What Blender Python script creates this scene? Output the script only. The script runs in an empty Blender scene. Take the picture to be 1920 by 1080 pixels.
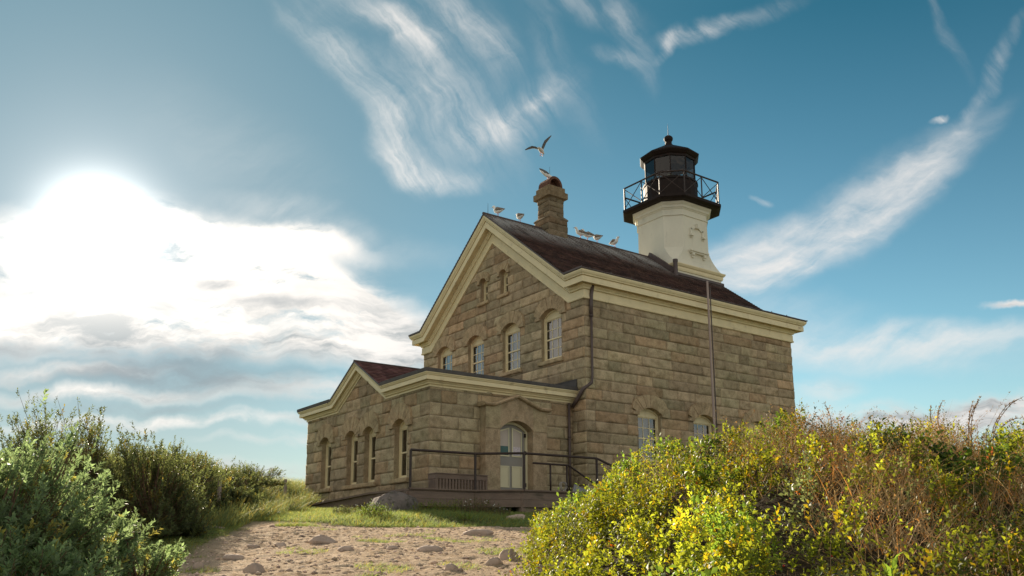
import bpy, math, random
import numpy as np
from mathutils import Vector, Matrix
random.seed(7); RNG = np.random.default_rng(7)
sc = bpy.context.scene; COL = sc.collection

# ------------------------------------------------------------------ camera, world, sun, exposure
CAM = np.array([18.820, -16.337, 0.407]); YAW, PITCH, ROLL = 0.94305, 0.19021, -0.00385
sy_, cy_ = math.sin(YAW), math.cos(YAW)
FWD = np.array([-sy_*math.cos(PITCH), cy_*math.cos(PITCH), math.sin(PITCH)])
_r = np.array([cy_, sy_, 0.0]); _u = np.cross(_r, FWD)
RIGHT = math.cos(ROLL)*_r + math.sin(ROLL)*_u; UP = math.cos(ROLL)*_u - math.sin(ROLL)*_r
cd = bpy.data.cameras.new('camera'); cam = bpy.data.objects.new('camera', cd); COL.objects.link(cam)
cam.matrix_world = Matrix(((RIGHT[0], UP[0], -FWD[0], CAM[0]), (RIGHT[1], UP[1], -FWD[1], CAM[1]),
                           (RIGHT[2], UP[2], -FWD[2], CAM[2]), (0, 0, 0, 1)))
cd.sensor_width = 36; cd.lens = 1609.17/1920*36; cd.shift_y = (715.14-540)/1920
cd.clip_start = 0.05; cd.clip_end = 3000
sc.camera = cam
sc.render.resolution_x, sc.render.resolution_y = 1024, 576
sc.view_settings.view_transform = 'Standard'; sc.view_settings.look = 'None'
sc.view_settings.gamma = 1; sc.view_settings.exposure = 0.9
SUNV = np.array([-0.9340, 0.1491, 0.3246]); SUNV /= np.linalg.norm(SUNV)
SUN_EL = math.asin(SUNV[2]); SUN_AZ = math.atan2(SUNV[0], SUNV[1])
ld = bpy.data.lights.new('sun', 'SUN'); ld.energy = 4.9; ld.angle = math.radians(0.6); ld.color = (1.0, 0.86, 0.66)
lo = bpy.data.objects.new('sun', ld); COL.objects.link(lo)
lo.rotation_euler = Vector(SUNV).to_track_quat('Z', 'Y').to_euler(); lo.location = (-20, 0, 30)

world = bpy.data.worlds.new('World'); sc.world = world; world.use_nodes = True
nt = world.node_tree; nt.nodes.clear()
class NG:
    """tiny helper to write node maths"""
    def __init__(s, tree): s.t = tree
    def n(s, kind, **kw):
        nd = s.t.nodes.new(kind)
        for k, v in kw.items(): setattr(nd, k, v)
        return nd
    def put(s, sock, v):
        if hasattr(v, 'is_output') or isinstance(v, bpy.types.NodeSocket): s.t.links.new(v, sock)
        else: sock.default_value = v
    def m(s, op, a, b=0.0, c=None, clamp=False):
        nd = s.n('ShaderNodeMath', operation=op); nd.use_clamp = clamp
        s.put(nd.inputs[0], a); s.put(nd.inputs[1], b)
        if c is not None: s.put(nd.inputs[2], c)
        return nd.outputs[0]
    def v(s, op, a, b=(0, 0, 0), scale=None):
        nd = s.n('ShaderNodeVectorMath', operation=op)
        s.put(nd.inputs[0], a); s.put(nd.inputs[1], b)
        if scale is not None: s.put(nd.inputs['Scale'], scale)
        return nd.outputs['Value'] if op in ('DOT_PRODUCT', 'LENGTH', 'DISTANCE') else nd.outputs[0]
    def mix(s, f, a, b, mode='MIX'):
        nd = s.n('ShaderNodeMix', data_type='RGBA', blend_type=mode)
        s.put(nd.inputs[0], f); s.put(nd.inputs[6], a); s.put(nd.inputs[7], b)
        return nd.outputs[2]
    def noise(s, vec, scale, detail=5, rough=.55, dist=0.0, dim='3D'):
        nd = s.n('ShaderNodeTexNoise', noise_dimensions=dim); nd.normalize = True
        s.put(nd.inputs['Vector'], vec); nd.inputs['Scale'].default_value = scale
        nd.inputs['Detail'].default_value = detail; nd.inputs['Roughness'].default_value = rough
        nd.inputs['Distortion'].default_value = dist
        return nd.outputs[0], nd.outputs[1]
    def rng(s, x, a, b, c=0.0, d=1.0, smooth=True):
        nd = s.n('ShaderNodeMapRange'); nd.interpolation_type = 'SMOOTHSTEP' if smooth else 'LINEAR'
        s.put(nd.inputs['Value'], x)
        for i, q in zip((1, 2, 3, 4), (a, b, c, d)): nd.inputs[i].default_value = q
        return nd.outputs[0]
    def mapping(s, vec, loc=(0, 0, 0), rot=(0, 0, 0), scale=(1, 1, 1), typ='POINT'):
        nd = s.n('ShaderNodeMapping', vector_type=typ); s.put(nd.inputs[0], vec)
        nd.inputs['Location'].default_value = loc
        nd.inputs['Rotation'].default_value = rot; nd.inputs['Scale'].default_value = scale
        return nd.outputs[0]
def build_sky():
    g = NG(nt)
    dirv = g.n('ShaderNodeTexCoord').outputs['Generated']
    sky = g.n('ShaderNodeTexSky'); sky.sky_type = 'NISHITA'; sky.sun_disc = False
    sky.sun_elevation = SUN_EL; sky.sun_rotation = SUN_AZ
    sky.altitude = 0; sky.air_density = 1.0; sky.dust_density = 0.15; sky.ozone_density = 1.6
    sz = g.n('ShaderNodeSeparateXYZ'); g.put(sz.inputs[0], dirv)
    base = g.mix(1.0, sky.outputs[0], g.mix(g.rng(sz.outputs[2], .06, .55, smooth=False), (.78, .92, .82, 1), (.105, .385, .365, 1)), 'MULTIPLY')
    cs0 = g.m('POWER', g.m('MAXIMUM', g.v('DOT_PRODUCT', dirv, tuple(SUNV)), 0.0), 9.0)
    base = g.mix(cs0, base, (1.05, 1.75, 2.15, 1))
    # a chart of the sky around one fixed bearing: units of 1000, x to the right, y downwards
    df = g.v('DOT_PRODUCT', dirv, tuple(FWD)); dr = g.v('DOT_PRODUCT', dirv, tuple(RIGHT)); du = g.v('DOT_PRODUCT', dirv, tuple(UP))
    front = g.rng(df, .25, .5)
    dfc = g.m('MAXIMUM', df, .2)
    X = g.m('MULTIPLY_ADD', g.m('DIVIDE', dr, dfc), 1.609, .96)
    Y = g.m('MULTIPLY_ADD', g.m('DIVIDE', du, dfc), -1.609, .715)
    cx = g.n('ShaderNodeCombineXYZ'); g.put(cx.inputs[0], X); g.put(cx.inputs[1], Y); P = cx.outputs[0]
    w1 = g.v('SUBTRACT', g.noise(P, 3.2, 3, .5)[1], (.5, .5, .5))
    w2 = g.v('SUBTRACT', g.noise(P, 14, 4, .6)[1], (.5, .5, .5))
    Pw = g.v('ADD', P, g.v('ADD', g.v('SCALE', w1, scale=.12), g.v('SCALE', w2, scale=.035)))
    flat = g.n('ShaderNodeVectorMath', operation='MULTIPLY'); g.put(flat.inputs[0], Pw); flat.inputs[1].default_value = (1, 1, 0)
    Pw = flat.outputs[0]
    def blob(x, y, ang, a, b, w=1.0, hard=0.0):
        q = g.mapping(Pw, (x, y, 0), (0, 0, math.radians(ang)), (a, b, 1), 'TEXTURE')
        l = g.v('LENGTH', q)
        return g.m('MULTIPLY', g.rng(l, 1.0, hard), w)
    def total(bl):
        t = bl[0]
        for b in bl[1:]: t = g.m('ADD', t, b)
        return t
    cirrus = total([blob(*a) for a in [
        (.60, .06, 50, .16, .05, .45), (.68, .16, 55, .17, .06, .55), (.735, .25, 62, .12, .055, .7), (.77, .31, 25, .10, .055, 1.0), (.84, .33, 0, .12, .035, .6),
        (.70, .03, 28, .18, .05, .7), (.78, .08, 45, .14, .06, .65), (.86, .05, 42, .18, .06, .7), (.80, .18, 50, .20, .10, .45),
        (.88, .22, 40, .20, .13, .4), (1.00, .20, -25, .14, .05, .75), (.93, .25, -15, .15, .05, .5), (.93, .09, 60, .14, .06, .35), (1.02, .19, -30, .05, .02, .5),
        (1.19, .08, 70, .13, .04, .45), (1.155, .11, 10, .06, .03, .5), (1.30, .045, -22, .11, .03, 1.0), (1.25, .08, -60, .07, .02, .6), (1.10, .02, 10, .15, .05, .4),
        (1.42, .01, -10, .14, .03, .3),
        (1.85, .15, -60, .20, .025, .5),
        (1.41, .375, 25, .03, .012, .9), (1.76, .228, -20, .018, .010, 1.2), (1.78, .06, 70, .12, .02, .3), (1.05, .13, 60, .2, .05, .25)]])
    soft = total([blob(*a) for a in [(1.60, .405, -33, .36, .085, 1.25), (1.45, .485, -16, .26, .085, 1.3), (1.42, .53, -5, .16, .05, .9), (1.74, .32, -40, .24, .06, .7), (1.72, .645, -1, .48, .050, 1.1), (1.60, .68, 2, .46, .05, .8), (1.45, .60, 0, .3, .06, .35), (.60, .42, 14, .35, .05, .35), (.45, .28, 30, .3, .12, .12), (1.86, .79, -8, .3, .04, .8)]])
    low = total([blob(*a) for a in [
        (.28, .50, 6, .55, .13, 1.8), (.50, .50, 22, .42, .09, 1.7), (.66, .60, 18, .30, .09, 1.5), (.15, .60, 0, .60, .10, 1.5), (.60, .455, 10, .18, .04, 1.2),
        (.55, .66, 5, .5, .05, 1.0), (.20, .745, 2, .45, .022, .9), (.62, .74, 2, .30, .03, .8), (.30, .80, 0, .55, .018, .9), (.6, .83, -2, .3, .014, .6), (.10, .70, 0, .3, .02, .8),
        (1.88, .77, -4, .16, .03, 1.4), (1.65, .79, 3, .35, .035, 1.0), (1.90, .575, -3, .08, .012, 1.2), (1.85, .80, 0, .35, .03, 1.1), (1.55, .74, 0, .1, .03, .6),
        (.9, .9, 0, 1.6, .035, .8)]])
    # fibres along the streaks, softer puffs low down
    fib = g.noise(g.mapping(g.mapping(Pw, rot=(0, 0, math.radians(-52))), scale=(1.5, 11.0, 1)), 2.0, 10, .62, .25)[0]
    fib3 = g.noise(g.mapping(g.mapping(Pw, rot=(0, 0, math.radians(30))), scale=(1.3, 7.0, 1)), 2.0, 10, .60, .2)[0]
    fib2 = g.noise(Pw, 16.0, 8, .62, .5)[0]
    puff = g.noise(g.mapping(Pw, scale=(2.4, 7.0, 1)), 2.3, 10, .62, .12)[0]
    f1 = g.m('ADD', g.m('MULTIPLY', fib, .72), g.m('MULTIPLY', fib2, .28))
    c1 = g.m('MULTIPLY', g.m('MINIMUM', cirrus, 1.25), g.rng(f1, .30, .76), clamp=True)
    c2 = g.m('MULTIPLY', g.m('MINIMUM', low, 1.6), g.rng(puff, .26, .56), clamp=True)
    band = total([blob(*a) for a in [(.33, .665, 3, .42, .035, 1.0), (.42, .725, 3, .36, .045, 1.0), (.20, .70, -2, .30, .03, .8), (.53, .58, 8, .16, .022, .8), (.40, .535, 5, .09, .02, .9), (.02, .65, 0, .12, .03, .8), (.25, .775, 0, .3, .016, .6)]])
    band = g.m('MULTIPLY', band, g.rng(puff, .30, .62), clamp=True)
    c3 = g.m('MULTIPLY', g.m('MINIMUM', soft, 1.25), g.rng(g.m('ADD', g.m('MULTIPLY', fib3, .6), g.m('MULTIPLY', puff, .4)), .24, .78), clamp=True)
    # the rest of the sky, out of the frame: unseen cloud on a flat ceiling, added to light the facade
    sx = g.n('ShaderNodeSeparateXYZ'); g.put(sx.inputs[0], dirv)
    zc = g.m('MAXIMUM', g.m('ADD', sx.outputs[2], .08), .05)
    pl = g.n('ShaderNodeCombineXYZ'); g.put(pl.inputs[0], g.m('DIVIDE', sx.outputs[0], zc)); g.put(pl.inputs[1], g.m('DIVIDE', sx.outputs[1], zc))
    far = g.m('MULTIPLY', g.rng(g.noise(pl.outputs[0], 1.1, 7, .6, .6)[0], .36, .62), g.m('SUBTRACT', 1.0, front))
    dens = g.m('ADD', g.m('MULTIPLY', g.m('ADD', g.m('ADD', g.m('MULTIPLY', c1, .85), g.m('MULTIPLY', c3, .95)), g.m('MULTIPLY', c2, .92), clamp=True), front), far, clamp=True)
    # sun proximity: clouds scatter forward, so they blaze round the sun
    cs = g.m('MAXIMUM', g.v('DOT_PRODUCT', dirv, tuple(SUNV)), 0.0)
    aur = g.m('POWER', cs, 170.0); wide = g.m('POWER', cs, 14.0); core = g.m('POWER', cs, 1200.0)
    shade = g.rng(g.noise(g.mapping(Pw, loc=(3.1, 1.7, 0), scale=(2.0, 8.5, 1)), 2.4, 7, .6, .1)[0], .36, .62)
    thick = g.m('MULTIPLY', c2, g.rng(Y, .48, .66))
    grey = g.m('MULTIPLY', g.m('SUBTRACT', 1.0, shade), thick)
    lit = g.mix(grey, (4.9, 4.7, 4.5, 1), (1.5, 1.72, 1.85, 1))
    lit = g.mix(g.rng(wide, 0.1, .8), lit, g.mix(1.0, lit, (1.35, 1.3, 1.24, 1), 'MULTIPLY'))
    lit = g.mix(front, (5.8, 5.2, 4.5, 1), lit)  # unseen cloud made bright and warm to fill the shaded facade
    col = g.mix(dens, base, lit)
    glow = g.m('ADD', g.m('ADD', g.m('MULTIPLY', aur, 1.7), g.m('MULTIPLY', g.m('POWER', cs, 30.0), .45)), g.m('ADD', g.m('MULTIPLY', core, 16.0), g.m('MULTIPLY', wide, .12)))
    gl = g.n('ShaderNodeCombineColor'); 
    for i, k in enumerate((1.0, .96, .9)): g.put(gl.inputs[i], g.m('MULTIPLY', glow, k))
    col = g.mix(1.0, col, gl.outputs[0], 'ADD')
    col = g.mix(g.m('MULTIPLY', band, .75), col, (1.55, 1.85, 2.05, 1))
    # pale band near the horizon
    hz = g.rng(sx.outputs[2], .24, .0)
    col = g.mix(g.m('MULTIPLY', hz, .62), col, (2.75, 2.95, 2.95, 1))
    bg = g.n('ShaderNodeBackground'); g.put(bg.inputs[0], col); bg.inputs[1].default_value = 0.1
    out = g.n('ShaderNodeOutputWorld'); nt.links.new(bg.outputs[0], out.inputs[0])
    world.cycles.sampling_method = 'MANUAL'; world.cycles.sample_map_resolution = 512
build_sky()

# ------------------------------------------------------------------ helpers
def tag(o, label=None, cat=None, group=None, kind=None):
    if label: o['label'] = label
    if cat: o['category'] = cat
    if group: o['group'] = group
    if kind: o['kind'] = kind
    return o
def empty(name, loc, label, cat, group=None):
    o = bpy.data.objects.new(name, None); COL.objects.link(o); o.location = loc; o.empty_display_size = .3
    return tag(o, label, cat, group)
def root_loc(o):
    l = Vector((0, 0, 0))
    while o is not None: l = l + o.location; o = o.parent
    return l
def nrm(v):
    v = np.asarray(v, float); return v/(np.linalg.norm(v)+1e-12)
class MB:
    def __init__(s): s.v = []; s.f = []; s.t = []; s.tint = None
    def add(s, vs, fs, tint=None):
        k = len(s.v); s.v.extend([tuple(map(float, q)) for q in vs]); s.f.extend([tuple(k+i for i in f) for f in fs])
        s.t.extend([tint or (1, 1, 1)]*len(vs)); 
        if tint: s.tint = True
        return s
    def box(s, a, b, tint=None):
        (x0, y0, z0), (x1, y1, z1) = a, b
        return s.add([(x0,y0,z0),(x1,y0,z0),(x1,y1,z0),(x0,y1,z0),(x0,y0,z1),(x1,y0,z1),(x1,y1,z1),(x0,y1,z1)],
                     [(0,3,2,1),(4,5,6,7),(0,1,5,4),(1,2,6,5),(2,3,7,6),(3,0,4,7)], tint)
    def beam(s, a, b, w, h, up=(0, 0, 1), tint=None):
        a, b = np.array(a, float), np.array(b, float); d = nrm(b-a); sd = np.cross(d, up)
        sd = nrm(sd) if np.linalg.norm(sd) > 1e-6 else np.array([1., 0, 0]); u = nrm(np.cross(sd, d))
        vs = [p+sd*i*w/2+u*j*h/2 for p in (a, b) for i, j in ((-1,-1),(1,-1),(1,1),(-1,1))]
        return s.add(vs, [(0,1,2,3),(7,6,5,4),(0,4,5,1),(1,5,6,2),(2,6,7,3),(3,7,4,0)], tint)
    def tube(s, pts, rs, n=8, cap=True, tint=None):
        pts = [np.array(p, float) for p in pts]
        if not hasattr(rs, '__len__'): rs = [rs]*len(pts)
        base = len(s.v); vs = []; prev = None
        for i, p in enumerate(pts):
            d = nrm(pts[min(i+1, len(pts)-1)]-pts[max(i-1, 0)])
            if prev is None:
                ref = np.array([0, 0, 1.]) if abs(d[2]) < .9 else np.array([1., 0, 0]); a = nrm(np.cross(d, ref))
            else: a = nrm(prev-d*np.dot(prev, d))
            prev = a; b = np.cross(d, a)
            for k in range(n):
                t = 2*math.pi*k/n; vs.append(p+(a*math.cos(t)+b*math.sin(t))*rs[i])
        fs = []
        for i in range(len(pts)-1):
            for k in range(n): fs.append((i*n+k, i*n+(k+1) % n, (i+1)*n+(k+1) % n, (i+1)*n+k))
        if cap: fs.append(tuple(range(n-1, -1, -1))); fs.append(tuple((len(pts)-1)*n+k for k in range(n)))
        return s.add(vs, fs, tint)
    def rings(s, rings, closed=True, cap0=False, cap1=False, tint=None):
        n = len(rings[0]); vs = [p for r in rings for p in r]; fs = []
        for i in range(len(rings)-1):
            for k in range(n if closed else n-1):
                fs.append((i*n+k, i*n+(k+1) % n, (i+1)*n+(k+1) % n, (i+1)*n+k))
        if cap0: fs.append(tuple(range(n-1, -1, -1)))
        if cap1: fs.append(tuple((len(rings)-1)*n+k for k in range(n)))
        return s.add(vs, fs, tint)
    def build(s, name, mat, parent=None, smooth=False, bevel=0):
        L = root_loc(parent) if parent is not None else Vector((0, 0, 0))
        me = bpy.data.meshes.new(name); me.from_pydata([(a-L.x, b-L.y, c-L.z) for a, b, c in s.v], [], s.f); me.validate()
        if s.tint and len(me.vertices) == len(s.t):
            at = me.color_attributes.new('tint', 'FLOAT_COLOR', 'POINT')
            at.data.foreach_set('color', np.array([(a, b, c, 1) for a, b, c in s.t], np.float32).ravel())
        me.materials.append(mat); o = bpy.data.objects.new(name, me); COL.objects.link(o)
        if smooth: me.shade_smooth()
        if bevel:
            bv = o.modifiers.new('bevel', 'BEVEL'); bv.width = bevel; bv.segments = 2; bv.limit_method = 'ANGLE'
        if parent is not None: o.parent = parent
        return o
def np_mesh(name, V, F, mat, parent=None, tint=None, smooth=False):
    """V (n,3) world floats, F (m,k) ints, all faces with k corners"""
    L = root_loc(parent) if parent is not None else Vector((0, 0, 0))
    V = np.asarray(V, np.float32) - np.array(L, np.float32)
    me = bpy.data.meshes.new(name); k = F.shape[1]
    me.vertices.add(len(V)); me.vertices.foreach_set('co', V.ravel())
    me.loops.add(F.size); me.loops.foreach_set('vertex_index', F.astype(np.int32).ravel())
    me.polygons.add(len(F)); me.polygons.foreach_set('loop_start', np.arange(0, F.size, k, dtype=np.int32))
    me.update(calc_edges=True)
    if smooth: me.polygons.foreach_set('use_smooth', np.ones(len(F), bool))
    if tint is not None:
        at = me.color_attributes.new('tint', 'FLOAT_COLOR', 'POINT')
        at.data.foreach_set('color', np.concatenate([tint, np.ones((len(V), 1))], 1).astype(np.float32).ravel())
    me.materials.append(mat); o = bpy.data.objects.new(name, me); COL.objects.link(o)
    if parent is not None: o.parent = parent
    return o
# ------------------------------------------------------------------ materials
def mat(name, col, rough=.8, var=.15, vscale=3.0, bump=0.0, bscale=30.0, tint=False, metal=0.0, spec=.4, dirt=None, stretch=(1, 1, 1)):
    m = bpy.data.materials.new(name); m.use_nodes = True; t = m.node_tree; g = NG(t)
    b = t.nodes['Principled BSDF']; b.inputs['Roughness'].default_value = rough; b.inputs['Metallic'].default_value = metal
    b.inputs['Specular IOR Level'].default_value = spec
    tc = g.n('ShaderNodeTexCoord').outputs['Object']
    if stretch != (1, 1, 1): tc = g.mapping(tc, scale=stretch)
    n1 = g.noise(tc, vscale, 6, .6)[0]
    k = g.rng(n1, .25, .75, 1-var, 1+var, False)
    c = (*col, 1)
    if tint:
        a = g.n('ShaderNodeAttribute', attribute_name='tint'); c = g.mix(1.0, a.outputs['Color'], c, 'MULTIPLY')
    hs = g.n('ShaderNodeHueSaturation'); g.put(hs.inputs['Value'], k); g.put(hs.inputs['Color'], c); c = hs.outputs[0]
    if dirt:
        dcol, lo_, hi_, dsc = dirt
        dn = g.noise(tc, dsc, 7, .68, .3)[0]; c = g.mix(g.rng(dn, lo_, hi_), c, (*dcol, 1))
    g.put(b.inputs['Base Color'], c)
    if bump:
        bn = g.n('ShaderNodeBump'); bn.inputs['Strength'].default_value = 1; bn.inputs['Distance'].default_value = bump
        g.put(bn.inputs['Height'], g.noise(tc, bscale, 6, .65)[0]); t.links.new(bn.outputs[0], b.inputs['Normal'])
    return m
def stone_mat():
    m = bpy.data.materials.new('granite'); m.use_nodes = True; t = m.node_tree; g = NG(t); b = t.nodes['Principled BSDF']
    b.inputs['Roughness'].default_value = .93; b.inputs['Specular IOR Level'].default_value = .2
    tc = g.n('ShaderNodeTexCoord').outputs['Object']
    a = g.n('ShaderNodeAttribute', attribute_name='tint').outputs['Color']
    big = g.noise(tc, .55, 4, .6)[0]; med = g.noise(tc, 4.5, 6, .65, .4)[0]; fine = g.noise(tc, 60, 4, .7)[0]
    c = g.mix(1.0, a, (.44, .340, .228, 1), 'MULTIPLY')
    c = g.mix(g.rng(big, .4, .65), c, g.mix(1.0, c, (.93, 1.0, .98, 1), 'MULTIPLY'))
    c = g.mix(g.rng(med, .38, .72), c, g.mix(1.0, c, (.62, .6, .56, 1), 'MULTIPLY'))
    c = g.mix(g.rng(fine, .3, .7), g.mix(1.0, c, (.72, .72, .72, 1), 'MULTIPLY'), g.mix(1.0, c, (1.28, 1.25, 1.2, 1), 'MULTIPLY'))
    streak = g.noise(g.mapping(tc, scale=(2.6, 2.6, .35)), 1.6, 6, .6)[0]
    c = g.mix(g.rng(streak, .54, .76, 0, .40), c, (.14, .105, .07, 1))
    lich = g.noise(tc, 9, 5, .7)[0]
    c = g.mix(g.rng(lich, .60, .72, 0, .45), c, (.33, .33, .26, 1))
    g.put(b.inputs['Base Color'], c)
    bn = g.n('ShaderNodeBump'); bn.inputs['Distance'].default_value = .03; bn.inputs['Strength'].default_value = 1
    h = g.m('ADD', g.m('MULTIPLY', g.noise(tc, 11, 8, .7)[0], 1.0), g.m('MULTIPLY', fine, .25))
    g.put(bn.inputs['Height'], h); t.links.new(bn.outputs[0], b.inputs['Normal'])
    return m
def leaf_mat(name, col, trans=(.5, .6, .1), tw=.45, rough=.45, spec=.35):
    m = bpy.data.materials.new(name); m.use_nodes = True; t = m.node_tree; g = NG(t); b = t.nodes['Principled BSDF']
    a = g.n('ShaderNodeAttribute', attribute_name='tint').outputs['Color']
    g.put(b.inputs['Base Color'], g.mix(1.0, a, (*col, 1), 'MULTIPLY')); b.inputs['Roughness'].default_value = rough
    b.inputs['Specular IOR Level'].default_value = spec
    tr = g.n('ShaderNodeBsdfTranslucent'); g.put(tr.inputs[0], g.mix(1.0, a, (*trans, 1), 'MULTIPLY'))
    mx = g.n('ShaderNodeMixShader'); mx.inputs[0].default_value = tw
    t.links.new(b.outputs[0], mx.inputs[1]); t.links.new(tr.outputs[0], mx.inputs[2])
    t.links.new(mx.outputs[0], t.nodes['Material Output'].inputs[0])
    return m
def glass_mat(name, see=.6, refl=2.2):
    m = bpy.data.materials.new(name); m.use_nodes = True; t = m.node_tree; g = NG(t); t.nodes.remove(t.nodes['Principled BSDF'])
    tr = g.n('ShaderNodeBsdfTransparent'); tr.inputs[0].default_value = (see, see*1.02, see, 1)
    gl = g.n('ShaderNodeBsdfGlossy'); gl.inputs['Roughness'].default_value = .03; gl.inputs[0].default_value = (.95, .95, .95, 1)
    fr = g.n('ShaderNodeFresnel'); fr.inputs[0].default_value = 1.5
    tc = g.n('ShaderNodeTexCoord').outputs['Object']
    bn = g.n('ShaderNodeBump'); bn.inputs['Distance'].default_value = .004; g.put(bn.inputs['Height'], g.noise(tc, 2.2, 2, .5)[0]); t.links.new(bn.outputs[0], gl.inputs['Normal'])
    mx = g.n('ShaderNodeMixShader'); g.put(mx.inputs[0], g.m('MULTIPLY_ADD', fr.outputs[0], refl, refl*.02, clamp=True))
    t.links.new(tr.outputs[0], mx.inputs[1]); t.links.new(gl.outputs[0], mx.inputs[2]); t.links.new(mx.outputs[0], t.nodes['Material Output'].inputs[0])
    return m
M = dict(
    stone=stone_mat(),
    mortar=mat('mortar', (.25, .195, .135), .95, .2, 5, .01, 40),
    trim=mat('cream_trim', (.72, .61, .38), .55, .09, 2.5, .002, 60, dirt=((.30, .22, .12), .56, .82, 2.4)),
    white=mat('tower_paint', (.66, .62, .50), .6, .07, 1.6, .002, 30, dirt=((.40, .37, .30), .56, .8, 1.7), stretch=(1, 1, .5)),
    black=mat('black_iron', (.014, .007, .005), .62, .3, 4, .003, 30, dirt=((.045, .016, .008), .55, .75, 6), spec=.2),
    iron=mat('rail_iron', (.035, .020, .016), .5, .3, 8, .001, 60),
    lead=mat('lead_flashing', (.082, .074, .070), .8, .2, 3, .004, 12, dirt=((.05, .045, .045), .5, .75, 5)),
    shingle=None,
    wood=mat('weathered_deck_wood', (.19, .135, .105), .85, .3, 4, .004, 30, dirt=((.09, .07, .05), .55, .75, 4), stretch=(1, .3, 2)),
    door=mat('door_paint', (.26, .238, .21), .5, .06, 3),
    doorpanel=mat('door_panel_paint', (.66, .60, .40), .5, .05, 3),
    curtain=mat('curtain_cloth', (.34, .35, .36), .9, .1, 3, .01, 8, stretch=(6, 6, .4)),
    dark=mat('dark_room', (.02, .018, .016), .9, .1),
    brick=mat('flue_brick', (.12, .055, .035), .9, .35, 9, .01, 30, dirt=((.45, .40, .33), .63, .8, 7)),
    pipe=mat('downspout_metal', (.085, .06, .055), .5, .25, 5, .002, 30),
    pole=mat('pole_wood', (.36, .28, .25), .8, .2, 4, .003, 30, stretch=(3, 3, .3)),
    rock=mat('beach_rock', (.46, .35, .28), .9, .25, 4, .03, 9, dirt=((.22, .17, .13), .58, .75, 7)),
    boulder=mat('boulder_granite', (.19, .158, .142), .95, .35, 3.5, .09, 7, dirt=((.09, .085, .06), .48, .62, 6)),
    paper=mat('paper_notice', (.62, .55, .58), .8, .2, 40, dirt=((.12, .05, .1), .56, .62, 55)),
    screen=mat('door_glass_blind', (.50, .42, .36), .5, .08, 5),
    teal=mat('green_notice', (.06, .13, .12), .6, .1, 5),
    lens=mat('lamp_lens_glass', (.75, .8, .6), .08, .2, 12, spec=1.0),
    glass=glass_mat('window_glass', see=.6), lglass=glass_mat('lantern_glass', see=.5, refl=.7),
    bark=mat('twig_bark', (.15, .09, .055), .9, .3, 12, .004, 40),
    soil=mat('leaf_litter', (.055, .038, .022), 1.0, .4, 8, .02, 25),
)
# ------------------------------------------------------------------ the lie of the land
FH = nrm([FWD[0], FWD[1], 0]); RH = nrm([RIGHT[0], RIGHT[1], 0])
def W2(s, d): return CAM[0]+RH[0]*s+FH[0]*d, CAM[1]+RH[1]*s+FH[1]*d
def SD(x, y): return (x-CAM[0])*RH[0]+(y-CAM[1])*RH[1], (x-CAM[0])*FH[0]+(y-CAM[1])*FH[1]
def sstep(x, a, b):
    t = np.clip((x-a)/(b-a), 0, 1); return t*t*(3-2*t)
_ph = RNG.uniform(0, 6.28, (6, 24)); _dr = RNG.uniform(0, 6.28, (6, 24))
def fnoise(x, y, f, k=0, n=24):
    """smooth pseudo noise, about -1..1"""
    r = 0
    for i in range(n):
        q = f*(.6+.8*((i*.618) % 1)); r = r+np.sin((x*math.cos(_dr[k, i])+y*math.sin(_dr[k, i]))*q+_ph[k, i])
    return r/math.sqrt(n)*.9
CS = np.array([-.6, .05, .2, .3, .5, .7, 1.09, 1.39, 1.84, 2.19, 2.6, 3.2, 4.8, 9, 14]); CZ = np.array([0, 0, .16, .44, .54, .62, .83, 1.01, 1.18, 1.29, 1.41, 1.37, 1.30, 1.25, 1.05])
def mound_top(s, d):
    """height of the plant layer of the right-hand mound above the plain slope"""
    c = np.interp(s, CS, CZ)
    prof = np.interp(d, [2.2, 3.2, 4.5, 6.0, 7.2, 8.2, 9.5, 11.5, 13.5], [0, .16, .40, .70, .90, 1.0, .96, .55, 0])
    foot = sstep(s, -.15+.12*np.abs(d-7), .5+.12*np.abs(d-7))
    foot = np.where(d < 6.2, sstep(s, .0+.10*(6.2-d), .6+.10*(6.2-d)), foot)
    return c*prof*np.maximum(foot, np.where((d > 6.8), sstep(s, .05, .2), 0))
def dune(s, d):
    ridge = -7.9-.25*np.sin(d*.35)+np.where(d < 14, (d-14)*-.0, 0)
    w = np.where(s > ridge, 1.15, 6.0)
    a = 1.12*sstep(d, 9, 16)*(1-.5*sstep(d, 18, 30))*(1-sstep(d, 31, 40)*.6)
    return a*np.exp(-((s-ridge)/w)**2)
def plain(s, d):
    z = np.where(d < 31, -.6+.083*d, 1.973+.0*d)
    z = np.where(d < 5, z-.02*(5-d)**2*.35, z)
    return z-4.5*sstep(d, 45, 120)
def ground_sd(s, d):
    m = np.maximum(mound_top(s, d)-.30, 0)*sstep(s, .1, .9)
    near = np.exp(-((d-12)/9.0)**2)
    bump = .030*fnoise(s, d, 1.4, 0)+near*.010*fnoise(s, d, 5.5, 1)
    grow = .10*sstep(d, 16.6, 18.2)*(1-sstep(d, 19.5, 22.5))*sstep(-s, -1.5, 1.0)
    return plain(s, d)+m+dune(s, d)+bump+grow
def gz(x, y):
    s, d = SD(x, y); return float(ground_sd(np.float64(s), np.float64(d)))
def path_mask(s, d):
    """1 on bare sand, 0 on turf"""
    e = 17.0+.5*fnoise(s, d, .9, 2)+np.where(s > .6, 1.4*sstep(s, .6, 2), 0)
    a = 1-sstep(d, e-.25, e+.35)
    l = sstep(s, -4.75+.25*fnoise(s, d, 1.2, 3)-.12*(d-10), -3.9+.25*fnoise(s, d, 1.2, 3)-.12*(d-10))
    patch = sstep(fnoise(s, d, 2.1, 4)+.45*fnoise(s, d, 7, 5), 1.15, 1.45)*.8
    return np.clip(a*l-patch, 0, 1)
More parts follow.
